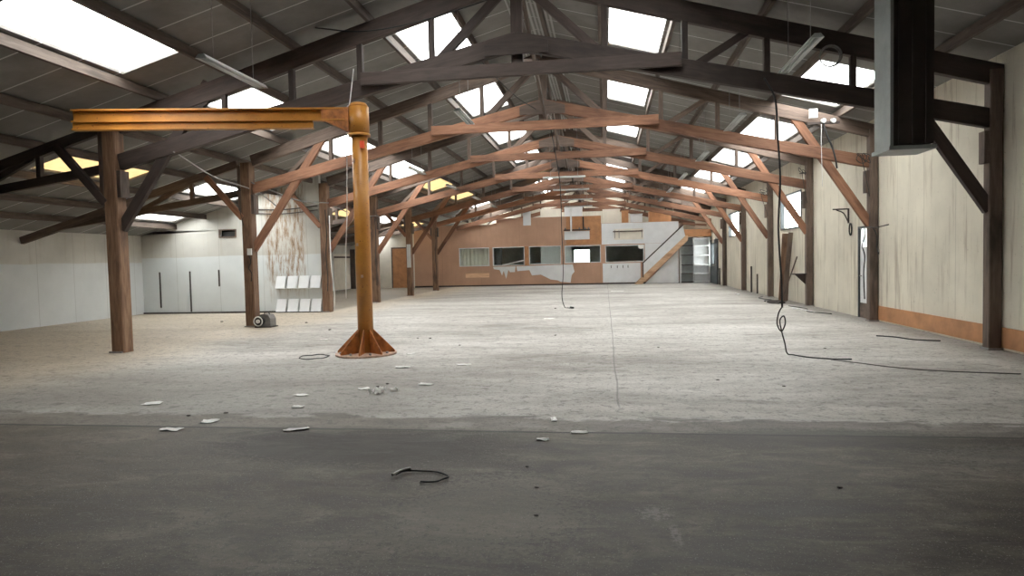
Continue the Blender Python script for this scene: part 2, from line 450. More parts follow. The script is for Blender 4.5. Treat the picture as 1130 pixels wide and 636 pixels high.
wall_plane('wall_front', M['wall_front'], 'y', YF-.2, YF, XL, XR, roof_z, [])
wall_plane('wall_back', M['wall_gable'], 'y', YGAB, YGAB+.2, XL, XR, roof_z, [(-2.7,-.5,.6,2.7), (-9,-6.5,.9,2.4)])  # gable openings are unseen, added to bring light in behind the office
# office front across the far end: brown boards with a row of windows
OW = [(-8.97, -7.07, 1.25, 2.40), (-6.86, -4.88, 1.25, 2.40), (-4.60, -2.65, 1.28, 2.40), (-2.43, -.25, 1.33, 2.38), (.02, 2.32, 1.31, 2.34)]
def office_top(u): return 3.8 if u < -6.6 else (4.15 if u < -.2 else 3.68)
bm = bmesh.new()
us = sorted(set([-11.85, -6.6, -.2, 4.35] + [w[i] for w in OW for i in (0, 1)]))
for a, b in zip(us[:-1], us[1:]):
    mid = (a+b)/2; w = [w for w in OW if w[0] < mid < w[1]]
    if w: box(bm, a, b, YEND, YEND+.1, 0, w[0][2]); box(bm, a, b, YEND, YEND+.1, w[0][3], office_top(mid))
    else: box(bm, a, b, YEND, YEND+.1, 0, office_top(mid))
struct('wall_office', bm, M['wall_brown'])
# inner room of the office, mezzanine deck over it
bm = bmesh.new(); box(bm, -11.8, 4.3, YEND+.1, YEND+3.2, 2.9, 3.04); struct('trim_1', bm, M['office_inside'])
wall_plane('wall_office_back', M['office_inside'], 'y', YEND+3.2, YEND+3.3, -11.8, 4.3, lambda u: 3.05, [(-2.0, -1.0, 1.15, 2.15)])
wn += 1; bm = bmesh.new(); box(bm, -2.0, -1.0, YEND+3.24, YEND+3.26, 1.15, 2.15); struct('window_%d' % wn, bm, M['pane'])
# light reaches that window through an outer opening in the gable behind it
# cream end wall of the left bay
wall_plane('wall_bay_end', M['cream_wall'], 'y', YEND, YEND+.1, XL, -11.85, lambda u: roof_z(u)-.02, [(-13.35, -11.95, 0, 2.55)])
bm = bmesh.new(); box(bm, -11.85, 4.4, YEND-.03, YEND, 0, .09); struct('baseboard_back', bm, M['steel_dark'])
bm = bmesh.new(); box(bm, XL, -9.45, 20.86, 20.9, 0, .05); struct('baseboard_middle', bm, M['debris'])
bm = bmesh.new(); box(bm, XR-.02, XR, YF, DOOR[0]-.05, .04, .36); struct('baseboard_right', bm, M['brown_panel_wood'])

# side-wall windows
def side_window(y0, y1, z0, z1):
    global wn; wn += 1
    bm = bmesh.new(); t = .05
    for (a, b, c, d) in ((y0,y1,z0,z0+t),(y0,y1,z1-t,z1),(y0,y0+t,z0+t,z1-t),(y1-t,y1,z0+t,z1-t)): box(bm, XR-.03, XR+.1, a, b, c, d)
    f = struct('window_%d' % wn, bm, M['dark_door'])
    bm = bmesh.new(); box(bm, XR+.06, XR+.065, y0+t, y1-t, z0+t, z1-t); struct('window_pane', bm, M['pane'], f)
for w in WR: side_window(*w)
side_window(38.5, 39.7, 1.05, 2.3)
# door in the right wall with a small light on top
bm = bmesh.new(); y0, y1, _, zt = DOOR
for (a, b, c, d) in ((y0,y0+.05,0,zt),(y1-.05,y1,0,zt),(y0+.05,y1-.05,zt-.05,zt)): box(bm, XR-.04, XR+.12, a, b, c, d)
dr = struct('door_1', bm, M['dark_door'])
bm = bmesh.new(); box(bm, XR, XR+.05, y0+.05, y1-.05, .36, 1.72); box(bm, XR, XR+.05, y0+.05, y0+.13, 1.72, zt-.05); box(bm, XR, XR+.05, y1-.13, y1-.05, 1.72, zt-.05); lf = struct('door_leaf', bm, M['white_paint'], dr)
bm = bmesh.new(); box(bm, XR-.01, XR+.05, y0+.05, y1-.05, 0, .36); struct('kick_panel', bm, M['timber_grey'], dr)
bm = bmesh.new(); box(bm, XR+.02, XR+.025, y0+.13, y1-.13, 1.72, zt-.05); struct('door_pane', bm, M['pane'], lf)
bm = bmesh.new(); cyl(bm, (XR-.05, y1-.15, 1.02), (XR+.01, y1-.15, 1.02), .012); cyl(bm, (XR-.05, y1-.15, 1.02), (XR-.05, y1-.27, 1.02), .012); struct('door_handle', bm, M['steel'], lf)
# brown door of the left bay end
bm = bmesh.new()
for (a, b, c, d) in ((-13.35,-13.27,0,2.55),(-12.03,-11.95,0,2.55),(-13.27,-12.03,2.47,2.55)): box(bm, a, b, YEND-.02, YEND+.1, c, d)
dr = struct('door_2', bm, M['timber_grey'])
bm = bmesh.new(); box(bm, -13.27, -12.03, YEND+.02, YEND+.07, 0, 2.47); struct('door_leaf', bm, M['brown_panel_wood'], dr)
bm = bmesh.new(); cyl(bm, (-12.2, YEND-.04, 1.05), (-12.2, YEND+.03, 1.05), .025); struct('door_handle', bm, M['steel'], dr)
# dark end door on the right, behind the shelves
bm = bmesh.new(); box(bm, 6.1, 6.19, 37.5, 38.4, 0, 2.5); box(bm, 6.1, 6.19, 39.75, 39.98, 0, 2.5); box(bm, 6.1, 6.19, 38.4, 39.75, 0, 1.0); struct('trim_2', bm, M['dark_door'])

# office windows: frame with pane
for i, (a, b, c, d) in enumerate(OW):
    wn += 1; t = .05; bm = bmesh.new()
    for q in ((a,b,c,c+t),(a,b,d-t,d),(a,a+t,c+t,d-t),(b-t,b,c+t,d-t)): box(bm, q[0], q[1], YEND-.03, YEND+.08, q[2], q[3])
    f = struct('window_%d' % wn, bm, M['white_paint'])
    bm = bmesh.new(); box(bm, a+t, b-t, YEND+.04, YEND+.045, c+t, d-t); struct('window_pane', bm, M['office_glass'], f)

# ---------------------------------------------------------------- trusses
def truss(i, y):
    mc = M['timber_dark'] if i == 0 else M['timber']  # nearest truss takes a darker wood tone than the rest
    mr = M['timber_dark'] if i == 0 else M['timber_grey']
    lab = {0: 'nearest roof truss, dark timber, passing just behind the orange crane beam',
           1: 'second roof truss from the front, reddish-brown timber, landing on the post beside the small door',
           7: 'hindmost roof truss, above the mezzanine behind the office front'}.get(i)
    if not lab: lab = '%s roof truss from the front, reddish-brown timber with a straight collar' % ORD[i]
    t = thing('roof_truss', (XC, y, 3.5), lab, 'roof truss', 'timber roof trusses')
    xw = 7.62; hr, hc = (.33, .30) if i == 0 else (.29, .26)
    def P(dx, z, dy=0): return (XC+dx, y+dy, z)
    for s in (-1, 1):
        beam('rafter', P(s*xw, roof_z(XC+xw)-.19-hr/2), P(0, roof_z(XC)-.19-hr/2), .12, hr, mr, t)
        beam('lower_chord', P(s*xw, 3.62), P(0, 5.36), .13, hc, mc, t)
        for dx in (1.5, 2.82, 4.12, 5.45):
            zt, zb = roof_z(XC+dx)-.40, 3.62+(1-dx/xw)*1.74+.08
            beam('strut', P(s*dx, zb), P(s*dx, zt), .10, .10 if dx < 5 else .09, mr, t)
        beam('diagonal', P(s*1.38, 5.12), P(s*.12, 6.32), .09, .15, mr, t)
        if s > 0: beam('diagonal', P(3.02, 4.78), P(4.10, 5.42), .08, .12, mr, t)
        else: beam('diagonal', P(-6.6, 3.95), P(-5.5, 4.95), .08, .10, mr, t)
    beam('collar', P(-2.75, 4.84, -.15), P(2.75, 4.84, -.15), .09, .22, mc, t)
    beam('king_post', P(0, 4.9, .12), P(0, 6.5, .12), .16, .20, mr, t)
    # plates bolted either side of the apex
    bm = bmesh.new(); prism(bm, [P(-.55,5.12,-.10), P(.55,5.12,-.10), P(.55,5.32,-.10), P(0,5.48,-.10), P(-.55,5.32,-.10)], (0,.03,0))
    obj('gusset_plate', bm, mr, t, (XC, y, 5.2))
    return t
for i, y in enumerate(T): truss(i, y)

def post(i, y, side):
    x = -9.22 if side < 0 else 6.09
    w = .27 if side < 0 else .19
    names = {(-1,0): 'timber post at the left edge of the view, nearest of its row',
             (-1,1): 'timber post on the left with the small grey machine at its foot',
             (-1,2): 'timber post at the end of the white partition wall',
             (-1,3): 'timber post standing just right of the orange crane column, in the far left row',
             (-1,4): 'rough timber post with a white strip fixed to its face',
             (-1,5): 'hindmost free-standing timber post of the left row, in front of the brown office wall',
             (1,0): 'timber post against the right wall, nearest of its row',
             (1,1): 'timber post beside the small door in the right wall',
             (1,2): 'timber post carrying a small shelf bracket, second from the door along the right wall',
             (1,3): 'timber post against the right wall just beyond the nearer window',
             (1,4): 'timber post against the right wall just before the farther window',
             (1,5): 'timber post against the right wall, hindmost before the shelves'}
    t = thing('timber_post', (x, y, 0), names[side, i], 'post', 'posts of the left row' if side < 0 else 'posts along the right wall')
    m = M['timber_post']
    if side < 0:
        beam('shaft', (x, y, 0), (x, y, 4.28), w, w, m, t, .008)
        if i != 2: beam('cheek', (x-.175, y, 2.95), (x-.175, y, 4.2), .26, .08, M['timber_grey'], t)
        beam('cheek', (x+.175, y, 2.95), (x+.175, y, 3.45), .24, .08, M['timber_grey'], t)
        bz = .0 if i else .34
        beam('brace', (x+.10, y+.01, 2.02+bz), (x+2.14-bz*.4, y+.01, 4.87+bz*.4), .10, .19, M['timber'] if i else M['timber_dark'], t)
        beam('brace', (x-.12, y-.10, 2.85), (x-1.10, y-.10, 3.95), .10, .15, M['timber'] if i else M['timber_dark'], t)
    else:
        beam('shaft', (x, y, 0), (x, y, 4.40), w, w, M['timber_grey'], t, .008)
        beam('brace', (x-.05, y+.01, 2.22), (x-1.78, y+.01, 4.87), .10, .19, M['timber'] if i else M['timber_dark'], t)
        beam('corbel', (x-.135, y, 2.95), (x-.135, y, 3.45), .17, .08, M['timber_grey'], t)
    bm = bmesh.new(); box(bm, x-w*.6, x+min(w*.6, .108), y-w*.6, y+w*.6, 0, .03)
    obj('foot_plate', bm, M['steel'], t, (x, y, 0))
    return t
LP = [post(i, T[i], -1) for i in range(6)]
RP = [post(i, T[i], 1) for i in range(6)]

def aisle(i, y):
    lab = 'lean-to half truss of the left bay, %s from the front' % ORD[i if i < 2 else i-1]
    x0 = -9.48; x1 = XL+.02
    t = thing('side_truss', (x0, y, 3.5), lab, 'roof truss', 'half trusses of the left bay')
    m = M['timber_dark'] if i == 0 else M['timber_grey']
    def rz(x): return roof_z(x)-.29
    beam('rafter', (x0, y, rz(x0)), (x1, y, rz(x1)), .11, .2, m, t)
    beam('lower_chord', (x0, y, 3.50), (-14.6, y, 2.80), .10, .17, m, t)
    xm = -10.80; zc = 3.50-(x0-xm)*.135
    beam('strut', (xm, y, zc+.08), (xm, y, rz(xm)-.07), .1, .1, m, t)
    beam('diagonal', (xm-.12, y, rz(xm)-.10), (-12.35, y, 3.13), .08, .12, m, t)
    xm2 = -13.2
    beam('strut', (xm2, y, 3.50-(x0-xm2)*.135+.08), (xm2, y, rz(xm2)-.07), .09, .09, m, t)
for i, y in enumerate(T[:6]): aisle(i, y) if i != 2 else None

# purlins: long timbers under the sheets
pl = 0
for s, dxs in ((1, (.24, 1.42, 2.76, 4.08, 5.36, 6.82)), (-1, (.24, 1.30, 2.64, 4.06, 5.36, 6.76, 8.2, 9.48, 10.84, 12.08, 13.2))):
    for k, dx in enumerate(dxs):
        x = XC + s*dx; z = roof_z(x) - .105
        o = beam('purlin', (x, YF+.02, z), (x, YGAB-.02, z), .07, .165, M['purlin'])
        tag(o, 'long timber purlin under the %s roof slope, %s line down from the ridge' % ('right' if s > 0 else 'left', 'first' if k == 0 else (ORD+['tenth','eleventh'])[k]),
            'purlin', 'roof purlins')
# ridge bracing between the king posts
for i in range(7):
    y0, y1 = T[i]+.1, T[i+1]-.1
    t = thing('ridge_brace', (XC, y0, 5.4), 'crossed timber brace in line with the ridge, between the %s and %s roof trusses' % (ORD[i], ORD[i+1]), 'brace', 'crossed ridge braces')
    beam('brace_arm', (XC-.06, y0+.12, 5.05), (XC-.06, y1-.1, 6.35), .06, .14, M['timber_grey'], t)
    beam('brace_arm', (XC+.07, y0+.12, 6.35), (XC+.07, y1-.1, 5.05), .06, .14, M['timber_grey'], t)

# ---------------------------------------------------------------- orange jib crane
cx, cy = -4.19, 11.03
t = thing('jib_crane', (cx, cy, 0), 'orange painted steel column crane standing on the floor, its jib beam reaching left', 'crane')
bm = bmesh.new(); cyl(bm, (cx,cy,.02), (cx,cy,4.34), .135, seg=40); obj('column', bm, M['orange'], t, (cx,cy,0))
bm = bmesh.new()
cyl(bm, (cx,cy,3.84), (cx,cy,4.30), .175, seg=40); cyl(bm, (cx,cy,4.30), (cx,cy,4.37), .175, .13, seg=40); cyl(bm, (cx,cy,3.80), (cx,cy,3.845), .19, seg=40)
obj('head_sleeve', bm, M['orange'], t, (cx,cy,3.8))
bm = bmesh.new(); cyl(bm, (cx,cy,0), (cx,cy,.035), .53, seg=48)
bp = obj('base_plate', bm, M['rust_edge'], t, (cx,cy,0))
for k in range(8):
    a = math.radians(22.5*0 + 45*k + 7); d = V((math.cos(a), math.sin(a), 0)); n = V((-d.y, d.x, 0))*.009; c = V((cx,cy,0))
    bm = bmesh.new()
    prism(bm, [c+d*.12-n+V((0,0,.035)), c+d*.505-n+V((0,0,.035)), c+d*.505-n+V((0,0,.07)), c+d*.14-n+V((0,0,.44)), c+d*.12-n+V((0,0,.44))], n*2)
    obj('gusset', bm, M['orange_rust'], t, (cx,cy,0))
    bm = bmesh.new(); q = c + V((math.cos(a+.39), math.sin(a+.39), 0))*.44; cyl(bm, q+V((0,0,.03)), q+V((0,0,.065)), .025, seg=6)
    obj('bolt', bm, M['steel'], bp, (cx,cy,0))
# jib: direction slightly towards the camera
jd = V((-3.79, -.80, 0)).normalized(); jn = V((-jd.y, jd.x, 0)); J0 = V((cx,cy,0))
def jpt(s, off, z): q = J0 + jd*s + jn*off; return (q.x, q.y, z)
def jbar(bm, s0, s1, o0, o1, z0, z1):
    prism(bm, [jpt(s0,o0,z0), jpt(s1,o0,z0), jpt(s1,o0,z1), jpt(s0,o0,z1)], jn*(o1-o0))
SE = 4.75
bm = bmesh.new(); jbar(bm, .16, SE, -.05, .05, 4.265, 4.29); jbar(bm, .16, SE, -.006, .006, 4.10, 4.265); jbar(bm, .16, SE, -.05, .05, 4.075, 4.10)
jbar(bm, .16, SE, .05, .085, 4.262, 4.29); jbar(bm, .16, SE, .05, .085, 4.072, 4.098); obj('jib_beam', bm, M['orange'], t, (cx,cy,4.1))
bm = bmesh.new(); jbar(bm, .78, SE, -.035, .035, 4.06, 4.075); jbar(bm, .78, SE, -.035, -.02, 3.975, 4.06); jbar(bm, .78, SE, .02, .035, 3.975, 4.06); jbar(bm, .78, SE, -.06, .085, 3.945, 3.963)
obj('trolley_rail', bm, M['orange'], t, (cx,cy,4.0))
bm = bmesh.new(); prism(bm, [jpt(.12,-.075,4.285), jpt(.62,-.075,4.285), jpt(.62,-.075,4.09), jpt(.14,-.075,3.86)], jn*.15)
jbar(bm, .16, .22, -.12, .12, 3.88, 4.28); obj('head_bracket', bm, M['orange_rust'], t, (cx,cy,4.0))
bm = bmesh.new(); box(bm, cx+.06, cx+.13, cy-.15, cy-.11, 3.58, 3.70); obj('warning_tag', bm, plain('red_plastic', (.75,.09,.03), .5), t, (cx,cy,3.6))['label'] = 'small red tag on the column'
for zz, xx in ((3.35,-.06),(1.9,-.05),(1.35,.02)):
    bm = bmesh.new(); box(bm, cx+xx-.018, cx+xx+.018, cy-.15, cy-.12, zz, zz+.05); obj('clip', bm, M['rust_edge'], t, (cx,cy,zz))
cable('air_hose', [(-4.36,11.3,5.05), (-4.42,11.22,4.44), (-4.47,11.2,4.3), (-4.50,11.2,3.45), (-4.53,11.2,2.5), (-4.57,11.2,1.9), (-4.60,11.2,.98)], .009, M['white_plastic'], 'thin white hose hanging down beside the orange crane column', 'hose')

# ---------------------------------------------------------------- lamps
def lamp(x, y, z, along, L, label, group, top=None):
    t = thing('fluorescent_lamp', (x, y, z), label, 'lamp', group)
    d = V((0,1,0)) if along == 'y' else V((1,0,0)); nrm = V((1,0,0)) if along == 'y' else V((0,1,0)); c = V((x,y,z))
    bm = bmesh.new()
    a = c - d*L/2
    prof = [(-.085,0),(-.04,.055),(.04,.055),(.085,0),(.078,0),(.035,.045),(-.035,.045),(-.078,0)]
    prism(bm, [a+nrm*u+V((0,0,v)) for u, v in prof], d*L)
    for s in (0, 1): q = a + d*(L-.02)*s; prism(bm, [q+nrm*u+V((0,0,v)) for u, v in prof[:4]], d*.02)
    hs = obj('housing', bm, M['lamp_metal'], t, (x,y,z))
    for u in (-.032, .032):
        bm = bmesh.new(); cyl(bm, a+d*.03+nrm*u+V((0,0,.012)), a+d*(L-.03)+nrm*u+V((0,0,.012)), .015, seg=10); obj('tube', bm, M['tube'], hs, (x,y,z))
    for s in (-1, 1):
        q = c + d*(L*.32*s) + V((0,0,.05)); zt = (top or roof_z(q.x)-.02)
        bm = bmesh.new(); cyl(bm, q, (q.x, q.y, zt), .005, seg=5); obj('hanging_wire', bm, M['steel'], t, (x,y,z))
    return t
for k in range(6):
    lamp(2.80, 10.05+4.74*k, 4.42, 'y', 1.7, '%s hanging tube lamp of the row under the right roof slope' % ORD[k].capitalize(), 'tube lamps under the right slope')
lamp(-5.31, 9.06, 4.40, 'y', 1.62, 'long tube lamp hanging above the orange crane beam at upper left', 'tube lamps under the left slope')
lamp(-2.70, 12.85, 4.42, 'y', 1.25, 'lone tube lamp hanging beneath the upper left skylights near the ridge', 'tube lamps under the left slope')
for k in range(4):
    lamp(-5.75, 20.0+4.74*k, 4.42, 'y', 1.6, '%s hanging tube lamp of the row beyond the crane, under the left roof slope' % ['first', 'second', 'third', 'fourth'][k], 'tube lamps under the left slope')
for k, (yy, xx) in enumerate(((23.3,-1.38), (27.6,-1.35), (32.3,-1.3), (36.6,-1.4))):
    lamp(xx, yy, 4.45, 'x', 1.5, '%s crosswise tube lamp hanging below the ridge at the far end' % ['first', 'second', 'third', 'fourth'][k], 'crosswise tube lamps')

# ---------------------------------------------------------------- hanging steel housing at the upper right
t = thing('steel_housing', (3.85, 9.0, 2.9), 'tall grey and dark brown steel housing hanging at the right edge above a pale lip', 'housing')
bm = bmesh.new(); box(bm, 3.60, 3.625, 9.0, 9.48, 2.93, 5.26); box(bm, 3.60, 3.64, 8.985, 9.0, 2.93, 5.26); obj('corner_channel', bm, M['steel_grey'], t, (3.6,9,2.9))
bm = bmesh.new(); box(bm, 3.625, 4.12, 9.0, 9.5, 2.95, 5.14)
for xx in (3.70, 3.86, 4.02): box(bm, xx, xx+.02, 8.985, 9.0, 2.95, 5.1)
obj('cladding', bm, M['steel_dark'], t, (3.8,9,2.9))
bm = bmesh.new(); box(bm, 3.58, 4.14, 8.96, 9.52, 2.88, 2.93); obj('bottom_lip', bm, M['steel_grey'], t, (3.8,9,2.9))
for xx in (3.75, 4.0):
    bm = bmesh.new(); cyl(bm, (xx, 9.25, 5.1), (xx, 9.25, roof_z(xx)+.01), .02); obj('hanger', bm, M['steel'], t, (xx,9,5))

# ---------------------------------------------------------------- things at the partition wall
k = 0
for r, z0 in (('upper', .80), ('lower', .015)):
    for q, w in enumerate(('first', 'second', 'third', 'fourth')):
        x0 = -11.0 + .415*q; zt = z0+.43
        bm = bmesh.new()
        prism(bm, [(x0,20.895,z0), (x0,20.70,z0+.02), (x0,20.86,zt), (x0,20.895,zt)], (.34,0,0))
        o = obj('wall_tray', bm, M['white_wall'], None, (x0,20.8,z0))
        tag(o, 'white wedge-shaped wall tray, %s from the left in the %s row on the partition' % (w, r), 'tray', 'white trays on the partition wall')
for n_, (x, z0, z1) in {'left':(-15.34,.21,1.45), 'middle':(-14.2,.06,1.46), 'right':(-13.12,.92,1.49)}.items():
    bm = bmesh.new(); box(bm, x-.022, x+.022, 20.875, 20.9, z0, z1)  # raised dark strip stands in for the dark recess of a wall slot
    tag(obj('slot_strip', bm, M['debris'], None, (x,20.88,z0)), 'thin dark upright strip standing in for a slot in the white partition, %s one of three' % n_, 'batten', 'slot strips on the partition wall')
t = thing('air_vent', (-12.74, 20.9, 2.6), 'dark rectangular vent opening high in the white partition wall', 'vent')
bm = bmesh.new()
for (a,b,c,d) in ((-13.06,-12.42,2.58,2.62),(-13.06,-12.42,2.83,2.87),(-13.06,-13.02,2.62,2.83),(-12.46,-12.42,2.62,2.83)): box(bm, a, b, 20.87, 20.92, c, d)
obj('frame', bm, M['timber_grey'], t, (-12.74,20.9,2.6))
bm = bmesh.new(); box(bm, -13.02, -12.46, 21.0, 21.04, 2.62, 2.83); obj('backing', bm, M['black'], t, (-12.74,20.9,2.6))
# grey machine at the foot of the post
t = thing('machine', (-8.80, 16.0, 0), 'small grey machine with a round open drum, on the floor by the left timber post', 'machine')
bm = bmesh.new()
prof = [(0,0),(.30,0),(.30,.20),(.24,.30),(.12,.33),(0,.31)]
prism(bm, [(-8.88+u, 15.85, v+.02) for u, v in prof], (0,.3,0)); obj('body', bm, M['grey_cable'], t, (-8.8,16,0))
bm = bmesh.new(); box(bm, -9.0, -8.54, 15.82, 16.18, 0, .025); obj('base', bm, M['steel_dark'], t, (-8.8,16,0))
bm = bmesh.new(); cyl(bm, (-8.84,15.72,.17), (-8.84,15.86,.17), .12, seg=28); dm = obj('drum', bm, M['black'], t, (-8.8,16,0))
bm = bmesh.new()
ring = [(-8.84+.115*math.cos(a), 15.71, .17+.115*math.sin(a)) for a in [2*math.pi*i/28 for i in range(29)]]
tube(bm, ring, .016); obj('rim', bm, M['white_plastic'], dm, (-8.8,16,0))
bm = bmesh.new(); cyl(bm, (-8.84,15.68,.17), (-8.84,15.73,.17), .05, seg=16); obj('hub', bm, M['white_plastic'], dm, (-8.8,16,0))
bm = bmesh.new(); tube(bm, smooth_path([(-8.82,16,.32), (-8.80,16,.38), (-8.70,16,.38), (-8.66,16,.29)]), .012); obj('handle', bm, M['black'], t, (-8.8,16,0))
# white strip on the fourth post of the left row, boxes on posts
x, y = -9.22, T[4]
bm = bmesh.new(); box(bm, x-.09, x+.10, y-.175, y-.142, 1.35, 2.45); tag(obj('white_strip', bm, M['white_paint'], None, (x,y-.19,1.35)), 'white strip board fixed on a rough timber post in the far left row', 'board')
x, y = -9.22, T[1]
t = thing('switch_box', (x+.22, y-.19, 1.95), 'white switch box on the left post just under the big brace', 'switch')
bm = bmesh.new(); box(bm, x+.02, x+.13, y-.195, y-.142, 1.88, 2.05); obj('case', bm, M['white_plastic'], t, (x,y,1.9))
bm = bmesh.new(); tube(bm, smooth_path([(x+.07,y-.2,1.88), (x+.12,y-.21,1.7), (x+.05,y-.2,1.55), (x+.13,y-.2,1.4), (x+.1,y-.19,1.2)]), .012); obj('lead', bm, M['black'], t, (x,y,1.9))
t = thing('junction_box', (4.73, 16.0, 4.68), 'pale square junction box under the second truss at the right', 'junction box')
bm = bmesh.new(); box(bm, 4.65, 4.82, 15.86, 15.94, 4.66, 4.87); obj('case', bm, M['white_plastic'], t, (4.73,16,4.7))
bm = bmesh.new(); box(bm, 4.645, 4.825, 15.85, 15.86, 4.655, 4.675); obj('lid', bm, M['grey_cable'], t, (4.73,16,4.7))
t = thing('floodlight', (5.0, 15.9, 4.45), 'small dark spotlight cluster fixed at the right end of the second truss', 'spotlight')
for q, (xx, zz) in enumerate(((4.93,4.58), (5.14,4.57))):
    bm = bmesh.new(); cyl(bm, (xx,15.78,zz), (xx,15.90,zz+.02), .055, .04, seg=14); obj('lamp_head', bm, M['lamp_metal'], t, (5,15.9,4.5))
bm = bmesh.new(); box(bm, 4.6, 5.3, 15.88, 15.93, 4.52, 4.57); obj('bracket', bm, M['timber_dark'], t, (5,15.9,4.5))
cable('power_cable', [(4.95,15.88,4.55), (5.0,15.85,4.3), (5.12,15.85,4.0), (5.18,15.82,3.75), (5.22,15.82,3.5)], .02, M['black'], 'black cable drooping over the second truss chord at the right')
cable('power_cable', [(4.88,15.8,4.5), (4.88,15.8,4.0), (4.9,15.8,3.1)], .006, M['white_plastic'], 'thin white cord hanging straight down from the spotlights at the right')
for q, (P_, lab) in enumerate((
    ((6.0, T[2]-.2, 4.0), 'curled dark wires by the head of the second post beyond the small door'), ((6.0, T[3]-.2, 3.9), 'curled dark wires by the head of the post after the nearer window'),
    ((5.98, T[1]-.2, 3.75), 'curled dark wires by the head of the post beside the small door'), ((-9.22, T[1]-.25, 3.55), 'curled dark wires at the head of the left post with the machine'),
    ((-9.22, T[3]-.25, 3.4), 'curled dark wires on the far left post beside the crane column'))):
    bm = bmesh.new(); rr = random.Random(q); x_, y_, z_ = P_
    pts = [(x_-.05, y_, z_)]
    for k in range(9): pts.append((x_-.12+rr.uniform(-.2,.12), y_+rr.uniform(-.05,.03), z_+rr.uniform(-.16,.16)))
    pts.append((x_-.02, y_, z_-.9)); tube(bm, smooth_path(pts, 6), .008)
    tag(obj('loose_wires', bm, M['black'], None, P_), lab, 'cable', 'wires at the post heads')
for q, (i_, lab) in enumerate(((2, 'dark cable clipped down the post at the end of the partition'), (3, 'dark cable clipped down the post just right of the crane column'), (5, 'dark cable clipped down the hindmost left post'))):
    y_ = T[i_]-.155; x_ = -9.14
    cable('power_cable', [(x_, y_, 3.4), (x_+.03, y_-.01, 2.6), (x_-.02, y_, 1.9), (x_+.02, y_-.01, 1.2), (x_, y_, .7)], .014, M['black'], lab)
# coil hung on the nearest truss
bm = bmesh.new()
for rr, ph, dy in ((.165,0,0), (.15,.5,.02), (.172,1.1,-.02)):
    tube(bm, [(3.62+rr*math.cos(a+ph), 11.27+dy, 4.74+rr*1.0*math.sin(a+ph)) for a in [2*math.pi*i/30 for i in range(31)]], .009, 5)
tag(obj('wire_coil', bm, M['grey_cable'], None, (3.62,11.27,4.74)), 'round coil of wire hanging from the nearest truss rafter at upper right', 'coil')

# cables
cable('power_cable', [(2.60,11.25,4.45), (2.69,10.95,4.05), (2.70,10.85,3.5), (2.73,10.82,2.8), (2.70,10.82,2.0), (2.74,10.82,1.2), (2.75,10.82,.75)], .015, M['black'], 'thick black cable hanging from the nearest truss at the right down to a knot', n=8)
cable('power_cable', [(2.74,10.80,.76), (2.69,10.8,.66), (2.67,10.8,.5), (2.73,10.8,.38), (2.79,10.8,.50), (2.77,10.8,.62), (2.71,10.8,.55), (2.74,10.8,.36), (2.78,10.8,.2), (2.82,10.81,.03), (2.9,10.75,.012), (3.05,10.5,.012), (3.35,10.32,.012), (3.6,10.3,.012)], .011, M['black'], 'knotted end of the hanging black cable, trailing onto the floor at the right', n=8)
cable('power_cable', [(3.30,10.28,.008), (3.6,9.95,.008), (3.9,9.6,.008), (4.4,9.3,.008), (5.2,9.1,.008)], .007, M['grey_cable'], 'thin grey wire lying on the floor towards the right edge', n=6)
cable('power_cable', [(-1.55,19.6,5.6), (-1.42,20.3,4.6), (-1.36,20.9,3.8), (-1.37,21.3,2.4), (-1.36,21.5,1.2), (-1.42,21.5,.4), (-1.33,21.4,.03), (-1.2,21.2,.012), (-1.08,20.95,.012)], .013, M['black'], 'thin dark cable hanging down the middle of the hall to the floor', n=8)
bm = bmesh.new(); cyl(bm, (-1.12,20.98,.04), (-1.02,20.88,.035), .035, .03, 12); tag(obj('cable_plug', bm, M['black'], None, (-1.07,20.93,0)), 'black plug lying on the floor at the end of the middle cable', 'plug')
cable('power_cable', [(-2.5,11.25,5.6), (-2.1,12.6,5.2), (-1.85,14.4,5.15), (-1.6,16.1,5.25)], .01, M['black'], 'black wire slung under the ridge between the first two trusses')
cable('power_cable', [(-5.0,11.2,5.78), (-4.2,11.2,5.66), (-3.3,11.2,5.72), (-2.2,11.2,5.95), (-1.3,11.2,6.2)], .012, M['black'], 'black wire looping across the skylight in front of the nearest truss')
cable('conduit', [(-10.76,20.6,3.55), (-9.6,17.5,3.62), (-9.0,15.6,3.60), (-8.5,13.5,3.58), (-7.9,11.3,3.75)], .016, M['grey_cable'], 'grey cable running overhead from the nearest truss to the white partition', 'cable')
cable('conduit', [(-9.0,15.95,3.75), (-8.95,18.5,3.5), (-9.0,20.7,3.62)], .018, M['grey_cable'], 'grey cable sagging between the two posts left of the crane', 'cable')
cable('conduit', [(-9.0,20.95,3.55), (-8.95,23.2,3.35), (-9.0,25.5,3.5)], .018, M['grey_cable'], 'grey cable sagging between the posts behind the crane column', 'cable')
for q, dz in ((0,0), (1,-.14)):
    cable('conduit', [(-9.43,20.8,3.55+dz), (-10.6,20.8,3.46+dz), (-11.6,20.84,3.50+dz)], .02, M['steel_dark'], '%s dark pipe along the top of the rust-streaked part of the partition' % ('upper', 'lower')[q], 'pipe')
# far end of left bay: pipes on post
bm = bmesh.new(); tube(bm, smooth_path([(-8.99,20.70,3.2), (-8.99,20.70,2.2), (-8.97,20.70,1.4), (-8.9,20.70,.7), (-8.93,20.70,.1)]), .018)
tag(obj('conduit', bm, M['white_plastic'], None, (-8.99,20.7,3)), 'pale pipe running down the post at the end of the partition', 'pipe')
